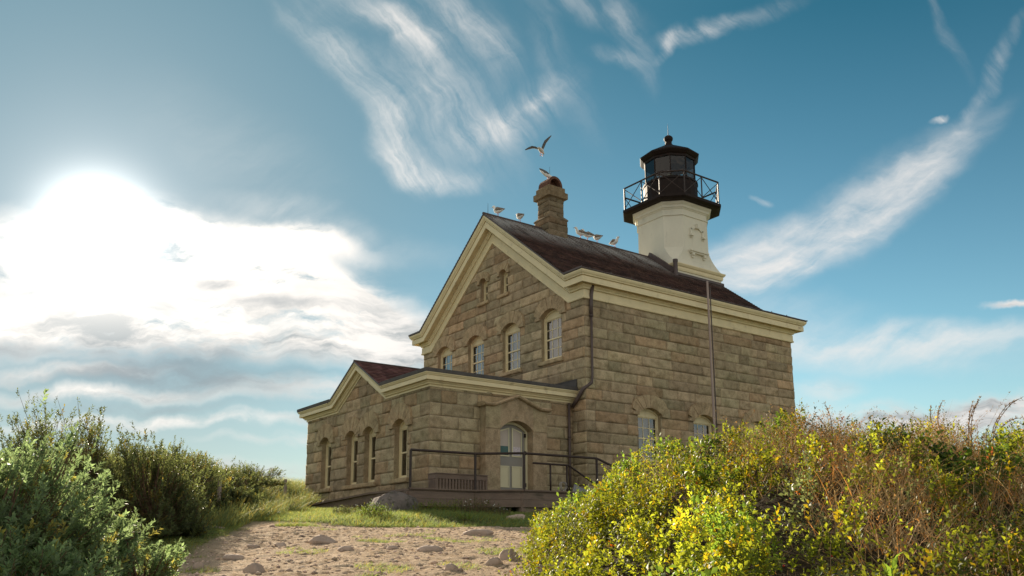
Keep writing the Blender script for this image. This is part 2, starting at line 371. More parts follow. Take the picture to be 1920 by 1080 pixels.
def build_ground():
    ds = np.unique(np.concatenate([np.linspace(-60, 0, 13), np.arange(0, 6, .2), np.arange(6, 18, .05), np.arange(18, 32, .12), np.arange(32, 60, 1.0), np.linspace(60, 900, 30)]))
    ss = np.unique(np.concatenate([-np.geomspace(9, 900, 24), np.arange(-9, -6, .15), np.arange(-6, 4, .05), np.arange(4, 9, .2), np.geomspace(9, 900, 24)]))
    S, D = np.meshgrid(ss, ds); Z = ground_sd(S, D); Z = Z-.0
    fine = (np.abs(S) < 6.5) & (D > 5) & (D < 18)
    pm = path_mask(S, D)
    Z = Z+np.where(fine, RNG.normal(0, .006, S.shape)*(.4+pm), 0)+np.where(fine, .010*np.maximum(fnoise(S, D*1.6, 11, 2), 0)*pm, 0)
    Xw, Yw = W2(S, D); V = np.stack([Xw, Yw, Z], -1).reshape(-1, 3)
    h, w = S.shape; i = np.arange(h*w).reshape(h, w)
    F = np.stack([i[:-1, :-1], i[:-1, 1:], i[1:, 1:], i[1:, :-1]], -1).reshape(-1, 4)
    veg = np.clip(mound_top(S, D)*4, 0, 1)
    tint = np.stack([pm, veg, np.clip(dune(S, D), 0, 1)], -1).reshape(-1, 3)
    m = bpy.data.materials.new('sandy_ground'); m.use_nodes = True; t = m.node_tree; g = NG(t); b = t.nodes['Principled BSDF']
    b.inputs['Roughness'].default_value = .97; b.inputs['Specular IOR Level'].default_value = .15
    tc = g.n('ShaderNodeTexCoord').outputs['Object']
    a = g.n('ShaderNodeSeparateColor'); t.links.new(g.n('ShaderNodeAttribute', attribute_name='tint').outputs['Color'], a.inputs[0])
    grit = g.noise(tc, 38, 6, .75)[0]; mid = g.noise(tc, 5, 6, .65)[0]; fi = g.noise(tc, 130, 3, .7)[0]
    sand = g.mix(g.rng(mid, .35, .65), (.78, .59, .41, 1), (.63, .46, .31, 1))
    sand = g.mix(g.rng(grit, .52, .68), sand, (.26, .18, .125, 1)); sand = g.mix(g.rng(fi, .55, .75, 0, .6), sand, (.72, .60, .48, 1))
    turf = g.mix(g.rng(mid, .4, .7), (.10, .13, .03, 1), (.20, .17, .07, 1)); turf = g.mix(g.rng(grit, .5, .7, 0, .6), turf, (.05, .06, .02, 1))
    c = g.mix(a.outputs[0], turf, sand)
    c = g.mix(a.outputs[1], c, g.mix(g.rng(grit, .4, .6), (.05, .035, .018, 1), (.09, .06, .03, 1)))
    g.put(b.inputs['Base Color'], c)
    bn = g.n('ShaderNodeBump'); bn.inputs['Distance'].default_value = .06; g.put(bn.inputs['Height'], g.m('ADD', grit, g.m('MULTIPLY', fi, .4))); t.links.new(bn.outputs[0], b.inputs['Normal'])
    o = np_mesh('ground', V, F, m, tint=tint, smooth=True); tag(o, kind='structure')
build_ground()

# ------------------------------------------------------------------ stone walls
HW, HL, HH = 9.5, 9.97, 7.746            # main block: width, length, wall top
AX, BX, AD, AH = -.62, -8.75, 4.926, 4.62  # annex: right wall x, left wall x, projection, wall top
CH = .317; CZ0 = 4.34
SLOPE = .767
TH = math.atan(SLOPE); HT = math.tan(TH/2)
def block_wall(name, org, ud, nd, u0, u1, z0, z1, holes, parent, top=None, ch=CH, zref=CZ0, seed=1, wmin=.5, wmax=1.6, tone=1.0):
    """coursed rock-faced ashlar. every block is its own rough patch on a mortar plane.
       holes: (ua, ub, za, zb) rectangles; top(u): height of the wall at u"""
    rn = np.random.default_rng(seed); V = []; F = []; T = []; nv = 0
    org, ud, nd = (np.array(q, float) for q in (org, ud, nd))
    def emit(ua, ub, za, zb, tint, off, rough):
        nonlocal nv
        if ub-ua < .05 or zb-za < .05: return
        g_ = .005; ua += g_; ub -= g_; za += g_; zb -= g_
        nu = max(2, int((ub-ua)/.065)); nz = max(2, int((zb-za)/.055))
        e = .009
        us = np.concatenate([[ua, ua+e], np.linspace(ua+e, ub-e, nu+1)[1:-1], [ub-e, ub]]); zs = np.concatenate([[za, za+e], np.linspace(za+e, zb-e, nz+1)[1:-1], [zb-e, zb]])
        U, Z = np.meshgrid(us, zs)
        if top is not None:
            keep = ((Z[:-1, :-1]+Z[1:, 1:])/2 < top((U[:-1, :-1]+U[1:, 1:])/2)-.02)
        else: keep = np.ones((len(zs)-1, len(us)-1), bool)
        edge = np.minimum(np.minimum(U-ua, ub-U), np.minimum(Z-za, zb-Z))
        pil = np.clip(edge/.035, 0, 1)**.5
        n = rn.normal(0, 1, U.shape); n = (n+np.roll(n, 1, 0)+np.roll(n, 1, 1)+np.roll(n, -1, 1))/2
        sl = (U-(ua+ub)/2)/(ub-ua+.01)*rn.normal(0, .012)+(Z-(za+zb)/2)/(zb-za)*rn.normal(0, .02)
        ridge = .016*np.sin(U*rn.uniform(3, 8)+rn.uniform(0, 6))*np.sin(Z*rn.uniform(6, 14)+rn.uniform(0, 6))
        h = np.where(edge < .001, -.004, off*.62+pil*(off*.38+rough*n*.35+sl+ridge*rough/.012))
        h = np.where((edge >= .001), np.maximum(h, .004), h)
        P = org+U[..., None]*ud+nd*h[..., None]; P[..., 2] = org[2]+Z
        i = np.arange(U.size).reshape(U.shape)+nv
        q = np.stack([i[:-1, :-1], i[:-1, 1:], i[1:, 1:], i[1:, :-1]], -1)[keep]
        V.append(P.reshape(-1, 3)); F.append(q.reshape(-1, 4)); T.append(np.tile(tint, (U.size, 1))); nv += U.size
    def cut(r, hs):
        rects = [r]
        for (ha, hb, hc, hd) in hs:
            out = []
            for (a, b, c, d) in rects:
                if hb <= a or ha >= b or hd <= c or hc >= d: out.append((a, b, c, d)); continue
                if ha > a: out.append((a, ha, c, d))
                if hb < b: out.append((hb, b, c, d))
                m0, m1 = max(a, ha), min(b, hb)
                if hc > c: out.append((m0, m1, c, hc))
                if hd < d: out.append((m0, m1, hd, d))
            rects = out
        return rects
    k0 = math.floor((z0-zref)/ch); k1 = math.ceil((z1-zref)/ch)
    for k in range(k0, k1):
        za, zb = max(z0, zref+k*ch), min(z1, zref+(k+1)*ch); u = u0; first = True
        while u < u1-.01:
            w = rn.uniform(wmin, wmax) if not first else rn.choice([.35, .62, .9]); first = False
            ub = min(u+w, u1)
            if u1-ub < .3: ub = u1
            if top is None or za < max(top(u), top(ub), top((u+ub)/2)):
                v = rn.uniform(.76, 1.20); r = rn.random()
                tint = np.array([1, 1, 1.])*v*tone
                if r < .16: tint *= (1.06, .96, .90)
                elif r < .36: tint *= (.96, 1.0, .98)
                elif r < .44: tint *= (.86, .86, .85)
                elif r < .52: tint *= (1.18, 1.16, 1.12)
                off = rn.uniform(.014, .036); rough = rn.choice([.008, .014, .022])
                for q in cut((u, ub, za, zb), holes): emit(*q, tint, off, rough)
            u = ub
    o = np_mesh(name, np.concatenate(V), np.concatenate(F), M['stone'], parent, tint=np.concatenate(T))
    # mortar plane behind the blocks
    mb = MB(); us = sorted(set([u0, u1]+[h[0] for h in holes]+[h[1] for h in holes]+([ (u0+u1)/2 ] if top else [])))
    us = [u for u in us if u0 <= u <= u1]
    def P(u, z): q = org+ud*u; return (q[0], q[1], org[2]+z)
    for a, b in zip(us[:-1], us[1:]):
        hs = sorted([(h[2], h[3]) for h in holes if h[0] <= a+1e-6 and h[1] >= b-1e-6]); zc = z0
        ta, tb = (top(a), top(b)) if top else (z1, z1)
        for (ha, hb) in hs:
            if ha > zc: mb.add([P(a, zc), P(b, zc), P(b, ha), P(a, ha)], [(0, 1, 2, 3)])
            zc = hb
        mb.add([P(a, zc), P(b, zc), P(b, tb), P(a, ta)], [(0, 1, 2, 3)])
    mb.build('mortar_joints', M['mortar'], o)
    return o
house = empty('lighthouse', (-4, -1, 1.2), 'granite lighthouse with gabled keeper house, low stone entrance annex and cream octagonal tower', 'lighthouse')
# openings -------------------------------------------------------------
FW = [(-1.57, 1.0), (-3.71, .98), (-5.84, .98), (-7.92, .98)]; F_SILL, F_SPR, F_TOP, F_OUT = 6.12, 7.53, 7.74, 8.13
GW = [(-4.11, .42), (-5.33, .44)]; G_SILL, G_SPR, G_TOP, G_OUT = 8.88, 9.60, 9.72, 9.94
SW = [(2.56, .98), (5.04, .98), (7.70, .98)]; S_SILL, S_SPR, S_TOP, S_OUT = 2.95, 4.42, 4.61, 5.02
AW = [(-2.14, .74), (-4.02, .72), (-5.22, .72), (-7.13, .74)]; A_SILL, A_SPR, A_TOP, A_OUT = 2.27, 3.74, 3.91, 4.35
def holes_of(L, s, t): return [(c-w/2, c+w/2, s, t) for c, w in L]
main_top = lambda u: np.minimum(HH+.1+np.maximum(-u-.55, 0)*SLOPE, HH+.1+np.maximum(HW+u-.55, 0)*SLOPE)
ann_top = lambda u: np.minimum(AH+.02+np.maximum(-u-3.05, 0)*.575, AH+.02+np.maximum(u+6.25, 0)*.575)
block_wall('front_gable_wall', (0, 0, 0), (1, 0, 0), (0, -1, 0), -HW, 0, .6, 11.2, holes_of(FW, F_SILL, F_TOP)+holes_of(GW, G_SILL, G_TOP), house, main_top, seed=3)
block_wall('side_wall', (0, 0, 0), (0, 1, 0), (1, 0, 0), 0, HL, .3, HH+.05, holes_of(SW, S_SILL, S_TOP), house, seed=4)
block_wall('rear_gable_wall', (0, HL, 0), (1, 0, 0), (0, 1, 0), -HW, 0, .3, 11.2, [], house, main_top, seed=5, wmin=1.1, wmax=1.6)
block_wall('far_side_wall', (-HW, 0, 0), (0, 1, 0), (-1, 0, 0), 0, HL, .3, HH+.05, [], house, seed=6, wmin=1.1, wmax=1.6)
block_wall('annex_front_wall', (0, -AD, 0), (1, 0, 0), (0, -1, 0), BX, AX, .3, 5.7, holes_of(AW, A_SILL, A_TOP), house, ann_top, ch=.345, zref=2.12, seed=7, wmin=.45, wmax=1.15)
block_wall('annex_side_wall', (AX, 0, 0), (0, 1, 0), (1, 0, 0), -AD, 0, .3, AH+.02, [(-3.28, -1.22, 1.0, 4.25)], house, ch=.345, zref=2.12, seed=8, wmin=.45, wmax=1.15)
block_wall('annex_far_wall', (BX, 0, 0), (0, 1, 0), (-1, 0, 0), -AD, 0, .3, AH+.02, [], house, ch=.345, zref=2.12, seed=9, wmin=1.1, wmax=1.5)

# windows ---------------------------------------------------------------
def arch_pts(c, w, spr, top, n=12):
    """segmental arch through the springings and the crown: list of (u, z) from right to left"""
    h = top-spr; a = w/2; R = (a*a+h*h)/(2*h); zc = top-R; t = math.asin(min(1, a/R))
    return [(c+R*math.sin(t-2*t*i/n), zc+R*math.cos(t-2*t*i/n)) for i in range(n+1)]
def window(kind, org, ud, nd, c, w, sill, spr, top, out, parent, recess=.10, hood_w=.27, nv=3, nh=2, curtain=None, sillstone=True, double_sill=None, glass='glass', hoodz=None):
    org, ud, nd = (np.array(q, float) for q in (org, ud, nd))
    def P(u, z, h): q = org+ud*u+nd*h; return (q[0], q[1], z)
    flip = np.cross(ud, (0, 0, 1)) @ nd > 0
    def quad(mb, a, b, c_, d, t=None): mb.add([a, b, c_, d], [(0, 1, 2, 3)], t)
    # frame: jambs, arched head piece
    fr = MB(); fw = .055; r0, r1 = -recess-.10, -recess
    A = arch_pts(c, w, spr, top); B = arch_pts(c, w-2*fw, spr-.0, top-fw)
    for sgn in (-1, 1):
        a, b = sorted((c+sgn*w/2, c+sgn*(w/2-fw)))
        q = [P(a, sill, r0), P(b, sill, r0), P(b, spr, r0), P(a, spr, r0), P(a, sill, r1), P(b, sill, r1), P(b, spr, r1), P(a, spr, r1)]
        fr.add(q, [(0,3,2,1),(4,5,6,7),(0,1,5,4),(1,2,6,5),(2,3,7,6),(3,0,4,7)])
    n = len(A)
    for h in (r1,):
        vs = [P(u, z, h) for u, z in A]+[P(u, z, h) for u, z in B]; fr.add(vs, [(i, i+1, n+i+1, n+i) for i in range(n-1)])
    vs = [P(u, z, r1) for u, z in B]+[P(u, z, r0) for u, z in B]; fr.add(vs, [(i, i+1, n+i+1, n+i) for i in range(n-1)])
    # tympanum board under the arch, bottom rail
    hb = spr-.05
    vs = [P(u, z, r1-.03) for u, z in B]+[P(c-w/2+fw, hb, r1-.03), P(c+w/2-fw, hb, r1-.03)]; fr.add(vs, [tuple(range(len(vs)))])
    for za, zb, hh in ((hb-.03, hb+.015, r1-.01), (sill, sill+.05, r1)):
        for (x0, x1) in ((c-w/2+fw, c+w/2-fw),):
            q = [P(x0, za, r0), P(x1, za, r0), P(x1, zb, r0), P(x0, zb, r0), P(x0, za, hh), P(x1, za, hh), P(x1, zb, hh), P(x0, zb, hh)]
            fr.add(q, [(0,3,2,1),(4,5,6,7),(0,1,5,4),(1,2,6,5),(2,3,7,6),(3,0,4,7)])
    wo = fr.build('window', M['trim'], parent)
    # sash bars
    sb = MB(); x0, x1 = c-w/2+fw, c+w/2-fw; z0_, z1_ = sill+.05, hb-.03; zm = (z0_+z1_)/2
    def bar(xa, xb, za, zb, ha, hb_):
        q = [P(xa, za, ha), P(xb, za, ha), P(xb, zb, ha), P(xa, zb, ha), P(xa, za, hb_), P(xb, za, hb_), P(xb, zb, hb_), P(xa, zb, hb_)]
        sb.add(q, [(0,3,2,1),(4,5,6,7),(0,1,5,4),(1,2,6,5),(2,3,7,6),(3,0,4,7)])
    hs = r1-.035; st = .03 if w > .6 else .022
    bar(x0, x0+st, z0_, z1_, hs-.03, hs); bar(x1-st, x1, z0_, z1_, hs-.03, hs)
    bar(x0+st, x1-st, z0_, z0_+.04, hs-.03, hs); bar(x0+st, x1-st, z1_-.03, z1_, hs-.03, hs); bar(x0+st, x1-st, zm-.022, zm+.022, hs-.04, hs+.012)
    mt = .011
    for k in range(1, nv):
        u = x0+st+(x1-x0-2*st)*k/nv; bar(u-mt, u+mt, z0_+.04, zm-.022, hs-.02, hs-.004); bar(u-mt, u+mt, zm+.022, z1_-.03, hs-.02, hs-.004)
    for (a, b) in ((z0_+.04, zm-.022), (zm+.022, z1_-.03)):
        for k in range(1, nh):
            z = a+(b-a)*k/nh; bar(x0+st, x1-st, z-mt, z+mt, hs-.021, hs-.006)
    sb.build('sash', M['trim'], wo)
    gm = MB(); gm.add([P(x0, z0_, hs-.015), P(x1, z0_, hs-.015), P(x1, z1_, hs-.015), P(x0, z1_, hs-.015)], [(0, 1, 2, 3)]); gm.build('pane', M[glass], wo)
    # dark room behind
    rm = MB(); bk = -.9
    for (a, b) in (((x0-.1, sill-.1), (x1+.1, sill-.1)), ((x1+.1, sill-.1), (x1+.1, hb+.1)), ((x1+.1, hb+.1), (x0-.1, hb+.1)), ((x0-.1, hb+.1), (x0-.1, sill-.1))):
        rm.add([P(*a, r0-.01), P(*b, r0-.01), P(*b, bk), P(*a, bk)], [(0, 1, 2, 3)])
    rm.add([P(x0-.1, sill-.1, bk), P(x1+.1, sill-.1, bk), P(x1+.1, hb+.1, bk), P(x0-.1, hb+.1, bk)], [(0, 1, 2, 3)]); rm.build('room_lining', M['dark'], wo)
    if curtain:
        for (fa, fb) in curtain:
            cu = MB(); n_ = 26; xa, xb = x0+(x1-x0)*fa, x0+(x1-x0)*fb; rows = []
            for z in (z0_-.02, z1_+.02): rows.append([P(xa+(xb-xa)*i/n_, z, r0-.10+.022*math.sin(i*1.7)+.01*math.sin(i*.6)) for i in range(n_+1)])
            cu.rings(rows, closed=False); cu.build('curtain', M['curtain'], wo, smooth=True)
    # stone reveal
    rv = MB()
    for u in (c-w/2, c+w/2): rv.add([P(u, sill, .012), P(u, sill, -.34), P(u, spr+.02, -.34), P(u, spr+.02, .012)], [(0, 1, 2, 3)], (.92, .9, .88))
    rv.add([P(c-w/2, sill, .01), P(c+w/2, sill, .01), P(c+w/2, sill, -.34), P(c-w/2, sill, -.34)], [(0, 1, 2, 3)], (1, 1, 1))
    rv.build('reveal', M['stone'], wo)
    # hood of voussoirs: ring with short vertical legs
    hd = MB(); ow = w/2+hood_w; inn = arch_pts(c, w, spr, top, 14)
    hz = hoodz if hoodz is not None else spr-.06
    # outer curve: nearly half round above the legs
    outz = out; rise = outz-hz-.18; outer = []
    for i in range(15):
        t = math.pi*(i/14); outer.append((c+ow*math.cos(t), hz+.18+rise*math.sin(t)**.85))
    pr = .095
    for i in range(14):
        sh = (.98+.20*random.random()); pj = pr+random.uniform(-.006, .010); t = (sh, sh*.97, sh*.93)
        (ia, ja), (ib, jb) = inn[i], inn[i+1]; (oa, pa), (ob, pb) = outer[i], outer[i+1]
        du, dz = (ob-oa)*.03, (pb-pa)*.03; ei, ej = (ib-ia)*.03, (jb-ja)*.03
        q = [(ia+ei, ja+ej), (ib-ei, jb-ej), (ob-du, pb-dz), (oa+du, pa+dz)]
        q8 = [P(u, z, -.02) for u, z in q]+[P(u, z, pj) for u, z in q]
        hd.add(q8, [(4,5,6,7),(0,1,5,4),(1,2,6,5),(2,3,7,6),(3,0,4,7)], t)
        hd.add([P(ia, ja, pj-.012), P(ib, jb, pj-.012), P(ob, pb, pj-.012), P(oa, pa, pj-.012)], [(0, 1, 2, 3)], (.62, .58, .52))
        hd.add([P(ia, ja, .0), P(ib, jb, .0), P(ib, jb, -.34), P(ia, ja, -.34)], [(0, 1, 2, 3)], t)
    for sgn in (1, -1):
        a, b = sorted((c+sgn*(w/2+.004), c+sgn*ow)); k = 0 if sgn == 1 else 14
        q = [P(a, hz, -.02), P(b, hz, -.02), P(b, outer[k][1], -.02), P(a, spr, -.02), P(a, hz, pr), P(b, hz, pr), P(b, outer[k][1], pr), P(a, spr, pr)]
        hd.add(q, [(4,5,6,7),(0,1,5,4),(1,2,6,5),(2,3,7,6),(3,0,4,7)], (.95, .93, .9))
    hd.build('arch_stones', M['stone'], wo)
    if sillstone:
        a, b = double_sill or (c-w/2-.12, c+w/2+.12)
        ss = MB(); q = []
        for h in (-.03, .10):
            n_ = 12
        rows = []
        for (h, z) in ((-.2, sill+.002), (.075, sill-.012), (.095, sill-.03), (.10, sill-.11), (.085, sill-.135), (-.02, sill-.14)):
            rows.append([P(a+(b-a)*i/10, z+random.uniform(-.004, .004), h+random.uniform(-.006, .006)) for i in range(11)])
        ss.rings(rows, closed=False, tint=(1.12, 1.08, 1.0))
        for i in (0, -1): ss.add([r[i] for r in rows], [tuple(range(len(rows)))], (1.1, 1.05, 1))
        ss.build('sill', M['stone'], wo)
    return wo
fo, fu, fn = (0, 0, 0), (1, 0, 0), (0, -1, 0)
for k, (c, w) in enumerate(FW):
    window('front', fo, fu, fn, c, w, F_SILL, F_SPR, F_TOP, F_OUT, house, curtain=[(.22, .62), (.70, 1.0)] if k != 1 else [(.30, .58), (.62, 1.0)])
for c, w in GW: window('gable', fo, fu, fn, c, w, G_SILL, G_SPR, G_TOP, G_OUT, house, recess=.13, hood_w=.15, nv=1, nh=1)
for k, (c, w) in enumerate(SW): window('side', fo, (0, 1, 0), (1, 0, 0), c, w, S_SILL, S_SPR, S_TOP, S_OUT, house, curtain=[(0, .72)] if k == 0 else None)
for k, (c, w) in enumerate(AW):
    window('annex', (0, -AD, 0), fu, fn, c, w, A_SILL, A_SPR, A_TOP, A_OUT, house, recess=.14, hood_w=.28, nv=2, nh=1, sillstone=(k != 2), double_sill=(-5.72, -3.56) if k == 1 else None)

# cornices ----------------------------------------------------------------
def sweep_cornice(prof, closed, stations):
    """stations: functions (p, h) -> point; consecutive stations are joined"""
    mb = MB(); R = [[st(p, h) for p, h in prof] for st in stations]
    if closed: R = R+[R[0]]
    mb.rings(R, closed=False)
    return mb
def main_stations(z0=HH):
    kx = .65; S = []
    za = z0+(HW/2-kx)*SLOPE; ci = 1/math.cos(TH)
    for (y, sg) in ((0, -1), (HL, 1)):
        f = [lambda p, h, y=y, sg=sg: (p, y+sg*p, z0+h), lambda p, h, y=y, sg=sg: (-kx+h*HT, y+sg*p, z0+h),
             lambda p, h, y=y, sg=sg: (-HW/2, y+sg*p, za+h*ci), lambda p, h, y=y, sg=sg: (-HW+kx-h*HT, y+sg*p, z0+h), lambda p, h, y=y, sg=sg: (-HW-p, y+sg*p, z0+h)]
        S += f if sg == -1 else f[::-1]
    return S
MP = [(.0, -.03), (.075, -.03), (.085, 0), (.075, .03), (.062, .045), (.062, .24), (.035, .245), (.035, .262), (.09, .27), (.10, .31), (.15, .345), (.15, .37), (.13, .43), (.30, .43), (.30, .375), (.345, .375), (.345, .55), (.31, .555), (.31, .575), (.37, .58), (.375, .605), (.41, .64), (.435, .69), (.435, .725), (.40, .74), (.0, .745)]
sweep_cornice(MP, True, main_stations()).build('main_cornice', M['trim'], house)
AT = math.atan(.575); AHT = math.tan(AT/2)
def ann_stations():
    z0 = AH; xc = (AX+BX)/2; k1, k2 = -3.05, -6.32; za = z0+(k1-k2)/2*.575; xa = (k1+k2)/2; ci = 1/math.cos(AT)
    return [lambda p, h: (AX+p, -.002, z0+h), lambda p, h: (AX+p, -AD-p, z0+h), lambda p, h: (k1+h*AHT, -AD-p, z0+h), lambda p, h: (xa, -AD-p, za+h*ci),
            lambda p, h: (k2-h*AHT, -AD-p, z0+h), lambda p, h: (BX-p, -AD-p, z0+h), lambda p, h: (BX-p, -.002, z0+h)]
AP = [(0, -.02), (.045, -.02), (.05, .02), (.03, .026), (.03, .038), (.09, .045), (.10, .075), (.14, .10), (.14, .12), (.125, .16), (.205, .16), (.205, .13), (.235, .13), (.235, .24), (.215, .243), (.215, .255), (.25, .258), (.255, .275), (.285, .305), (.285, .325), (0, .33)]
ann = sweep_cornice(AP, False, ann_stations()); ann.build('annex_cornice', M['trim'], house)
# lead parapet on the annex, kneeing with the cornice
st = ann_stations()
LP = [(.0, .332), (.30, .332), (.305, .425), (.0, .43)]
sweep_cornice(LP, False, st[0:3]).build('lead_parapet', M['lead'], house)
sweep_cornice(LP, False, st[4:7]).build('lead_parapet', M['lead'], house)
fl = MB(); fl.box((AX-.05-8.0, -AD+.25, 4.90), (AX+.05, -.004, 4.955)); fl.build('annex_flat_roof', M['lead'], house)
fs = MB(); fs.box((-8.6, -.075, 4.96), (-.33, -.05, 5.29)); fs.box((-8.6, -.085, 5.27), (-.325, -.05, 5.295)); fs.build('wall_flashing', M['lead'], house)

# roofs --------------------------------------------------------------------
def shingle_mat(name, c1, c2, guano=True):
    m = bpy.data.materials.new(name); m.use_nodes = True; t = m.node_tree; g = NG(t); b = t.nodes['Principled BSDF']
    b.inputs['Roughness'].default_value = .9; b.inputs['Specular IOR Level'].default_value = .15
    tc = g.n('ShaderNodeTexCoord').outputs['Object']; a = g.n('ShaderNodeAttribute', attribute_name='tint').outputs['Color']
    c = g.mix(g.rng(g.noise(tc, 2.5, 6, .65)[0], .3, .7), (*c1, 1), (*c2, 1)); c = g.mix(1.0, c, a, 'MULTIPLY')
    if guano:
        sx = g.n('ShaderNodeSeparateXYZ'); g.put(sx.inputs[0], tc)
        near = g.rng(sx.outputs[2], 9.1, 10.55)
        st_ = g.noise(g.mapping(tc, scale=(1.0, 9.0, 1.0)), 1.5, 7, .7)[0]
        c = g.mix(g.m('MULTIPLY', near, g.rng(g.m('ADD', st_, g.m('MULTIPLY', g.noise(tc, .9, 3, .5)[0], .5)), .58, .86)), c, (.42, .41, .40, 1))
    g.put(b.inputs['Base Color'], c); return m
M['shingle'] = shingle_mat('roof_shingles', (.098, .052, .040), (.050, .030, .025)); M['shingle2'] = shingle_mat('annex_shingles', (.17, .085, .078), (.12, .06, .055), False)
def shingle_slope(mb, pa, pb, y0, y1, exp=.14, thick=.020, step=.16, seed=0):
    """pa/pb: (x,z) eave and ridge; shingles as stepped courses with a tinted tab each"""
    rn = random.Random(seed); pa, pb = np.array(pa), np.array(pb); L = np.linalg.norm(pb-pa); d = (pb-pa)/L; n = np.array([-d[1], d[0]])
    if n[1] < 0: n = -n
    k = int(math.ceil(L/exp))
    for i in range(k):
        row = rn.uniform(.78, 1.18); a = pa+d*min(i*exp, L); b = pa+d*min((i+1)*exp, L); a2 = a+n*thick; y = y0-rn.uniform(0, step)
        while y < y1:
            ya, yb = max(y, y0), min(y+step*rn.uniform(.75, 1.3), y1); y = y+(yb-y) if yb > y else y1
            if yb-ya < .002: y = yb+1e-4; continue
            v = rn.uniform(.65, 1.3)*row; j = rn.uniform(0, .007); a3 = a2-d*j
            mb.add([(a3[0], ya, a3[1]), (a3[0], yb, a3[1]), (b[0], yb, b[1]), (b[0], ya, b[1]), (a[0], ya, a[1]), (a[0], yb, a[1])], [(0, 1, 2, 3), (4, 5, 1, 0)], (v, v*rn.uniform(.92, 1.04), v*rn.uniform(.92, 1.02)))
RZ = HH+(HW/2-.65)*SLOPE+.745/math.cos(TH)   # ridge of the crown mould
rf = MB(); ya, yb = -.455, HL+.455
knx, knz = -.65+.745*HT, HH+.745
for sg in (1, -1):
    X = lambda x: x if sg == 1 else -HW-x
    shingle_slope(rf, (X(.455), knz+.012), (X(knx-.02), knz+.05), ya, yb, seed=1)
    shingle_slope(rf, (X(knx), knz+.045), (-HW/2, RZ+.045), ya, yb, seed=2)
roof = rf.build('main_roof', M['shingle'], house)
rp = MB()
for y, s in ((ya, -1), (yb, 1)):
    pl = [(.455, knz-.0), (knx-.02, knz+.0), (-HW/2, RZ+.0), (-HW-knx+.02, knz+.0), (-HW-.455, knz-.0)]
    vs = [(x, y, z) for x, z in pl]+[(x, y, z+.055) for x, z in pl]; rp.add(vs, [(i, i+1, 6+i, 5+i) for i in range(4)])
    vs2 = [(x, y, z) for x, z in pl]+[(x, y-s*.3, z) for x, z in pl]; rp.add(vs2, [(i, i+1, 6+i, 5+i) for i in range(4)])
for x in (.457, -HW-.457):
    rp.add([(x, ya, knz-.005), (x, yb, knz-.005), (x, yb, knz+.03), (x, ya, knz+.03)], [(0, 1, 2, 3)])
rp.tube([(-HW/2, ya-.01, RZ+.05), (-HW/2, yb+.01, RZ+.05)], .05, 8)
rp.build('roof_edge', M['pipe'], roof)
for i in range(12):
    sg_ = MB(); sg_.beam((.24, .05+i*.86, knz+.03), (.24, .05+i*.86, knz+.16), .012, .03); sg_.build('roof_bracket', M['lead'], roof)
rod = MB()
for (x, y, z, h) in ((-HW/2, -.25, RZ+.05, .42),): rod.tube([(x, y, z), (x, y, z+h)], [.010, .004], 5)
rod.build('lightning_rod', M['iron'], roof)
vp = MB(); vp.tube([(-3.25, 7.55, 10.5), (-3.25, 7.55, 11.30)], .085, 10); vp.tube([(-3.25, 7.55, 11.26), (-3.25, 7.55, 11.36)], .10, 10); vp.build('vent_pipe', M['pipe'], roof, smooth=False)
# annex cross gable roof
xa = (-3.05-6.32)/2; zra = AH+(3.27/2)*.575+.33/math.cos(AT)
r2 = MB()
for sg in (1, -1): shingle_slope(r2, (xa+sg*1.85, zra-1.85*.575+.035), (xa, zra+.035), -AD-.30, -.02, exp=.15, seed=5)
aro = r2.build('annex_gable_roof', M['shingle2'], house)
re = MB(); y = -AD-.305
pl = [(xa+1.72, zra-1.72*.575), (xa, zra), (xa-1.72, zra-1.72*.575)]
for (h0, h1) in ((-.005, .05),): re.add([(x, y, z+h0) for x, z in pl]+[(x, y, z+h1) for x, z in pl], [(0, 1, 4, 3), (1, 2, 5, 4)])
re.add([(x, y, z-.004) for x, z in pl]+[(x, y+.3, z-.004) for x, z in pl], [(0, 1, 4, 3), (1, 2, 5, 4)])
re.tube([(xa, y, zra+.04), (xa, -.02, zra+.04)], .04, 8); re.build('roof_edge', M['pipe'], aro)

# door and its stone surround ------------------------------------------------
DC = -2.27; SX = AX+.28
sur = MB()
def SP(y, z, x): return (x, y, z)
def ybox(y0, y1, z0, z1, x0, x1, tint=(1.0, .97, .97), mb=sur): mb.box((x0, y0, z0), (x1, y1, z1), tint)
dw, dspr, dtop = 1.13, 3.62, 3.86
Y0, Y1 = DC-1.06, DC+1.06
ybox(Y0, DC-dw/2, 1.0, 3.60, AX-.25, SX); ybox(DC+dw/2, Y1, 1.0, 3.60, AX-.25, SX)
inn = arch_pts(DC, dw, 3.60, dtop, 16)
hood = [(Y1, 4.20), (Y1-.28, 4.20), (DC, 4.50), (Y0+.28, 4.20), (Y0, 4.20)]
def hood_z(y): return np.interp(y, [q[0] for q in hood[::-1]], [q[1] for q in hood[::-1]])
for xx in (SX+.02,):
    for (a, b) in zip(inn[:-1], inn[1:]):
        sur.add([(xx, a[0], a[1]), (xx, b[0], b[1]), (xx, b[0], hood_z(b[0])), (xx, a[0], hood_z(a[0]))], [(0, 1, 2, 3)], (1.0, .95, .95))
        sur.add([(xx, a[0], a[1]), (xx, b[0], b[1]), (AX-.25, b[0], b[1]), (AX-.25, a[0], a[1])], [(0, 1, 2, 3)], (.9, .88, .85))
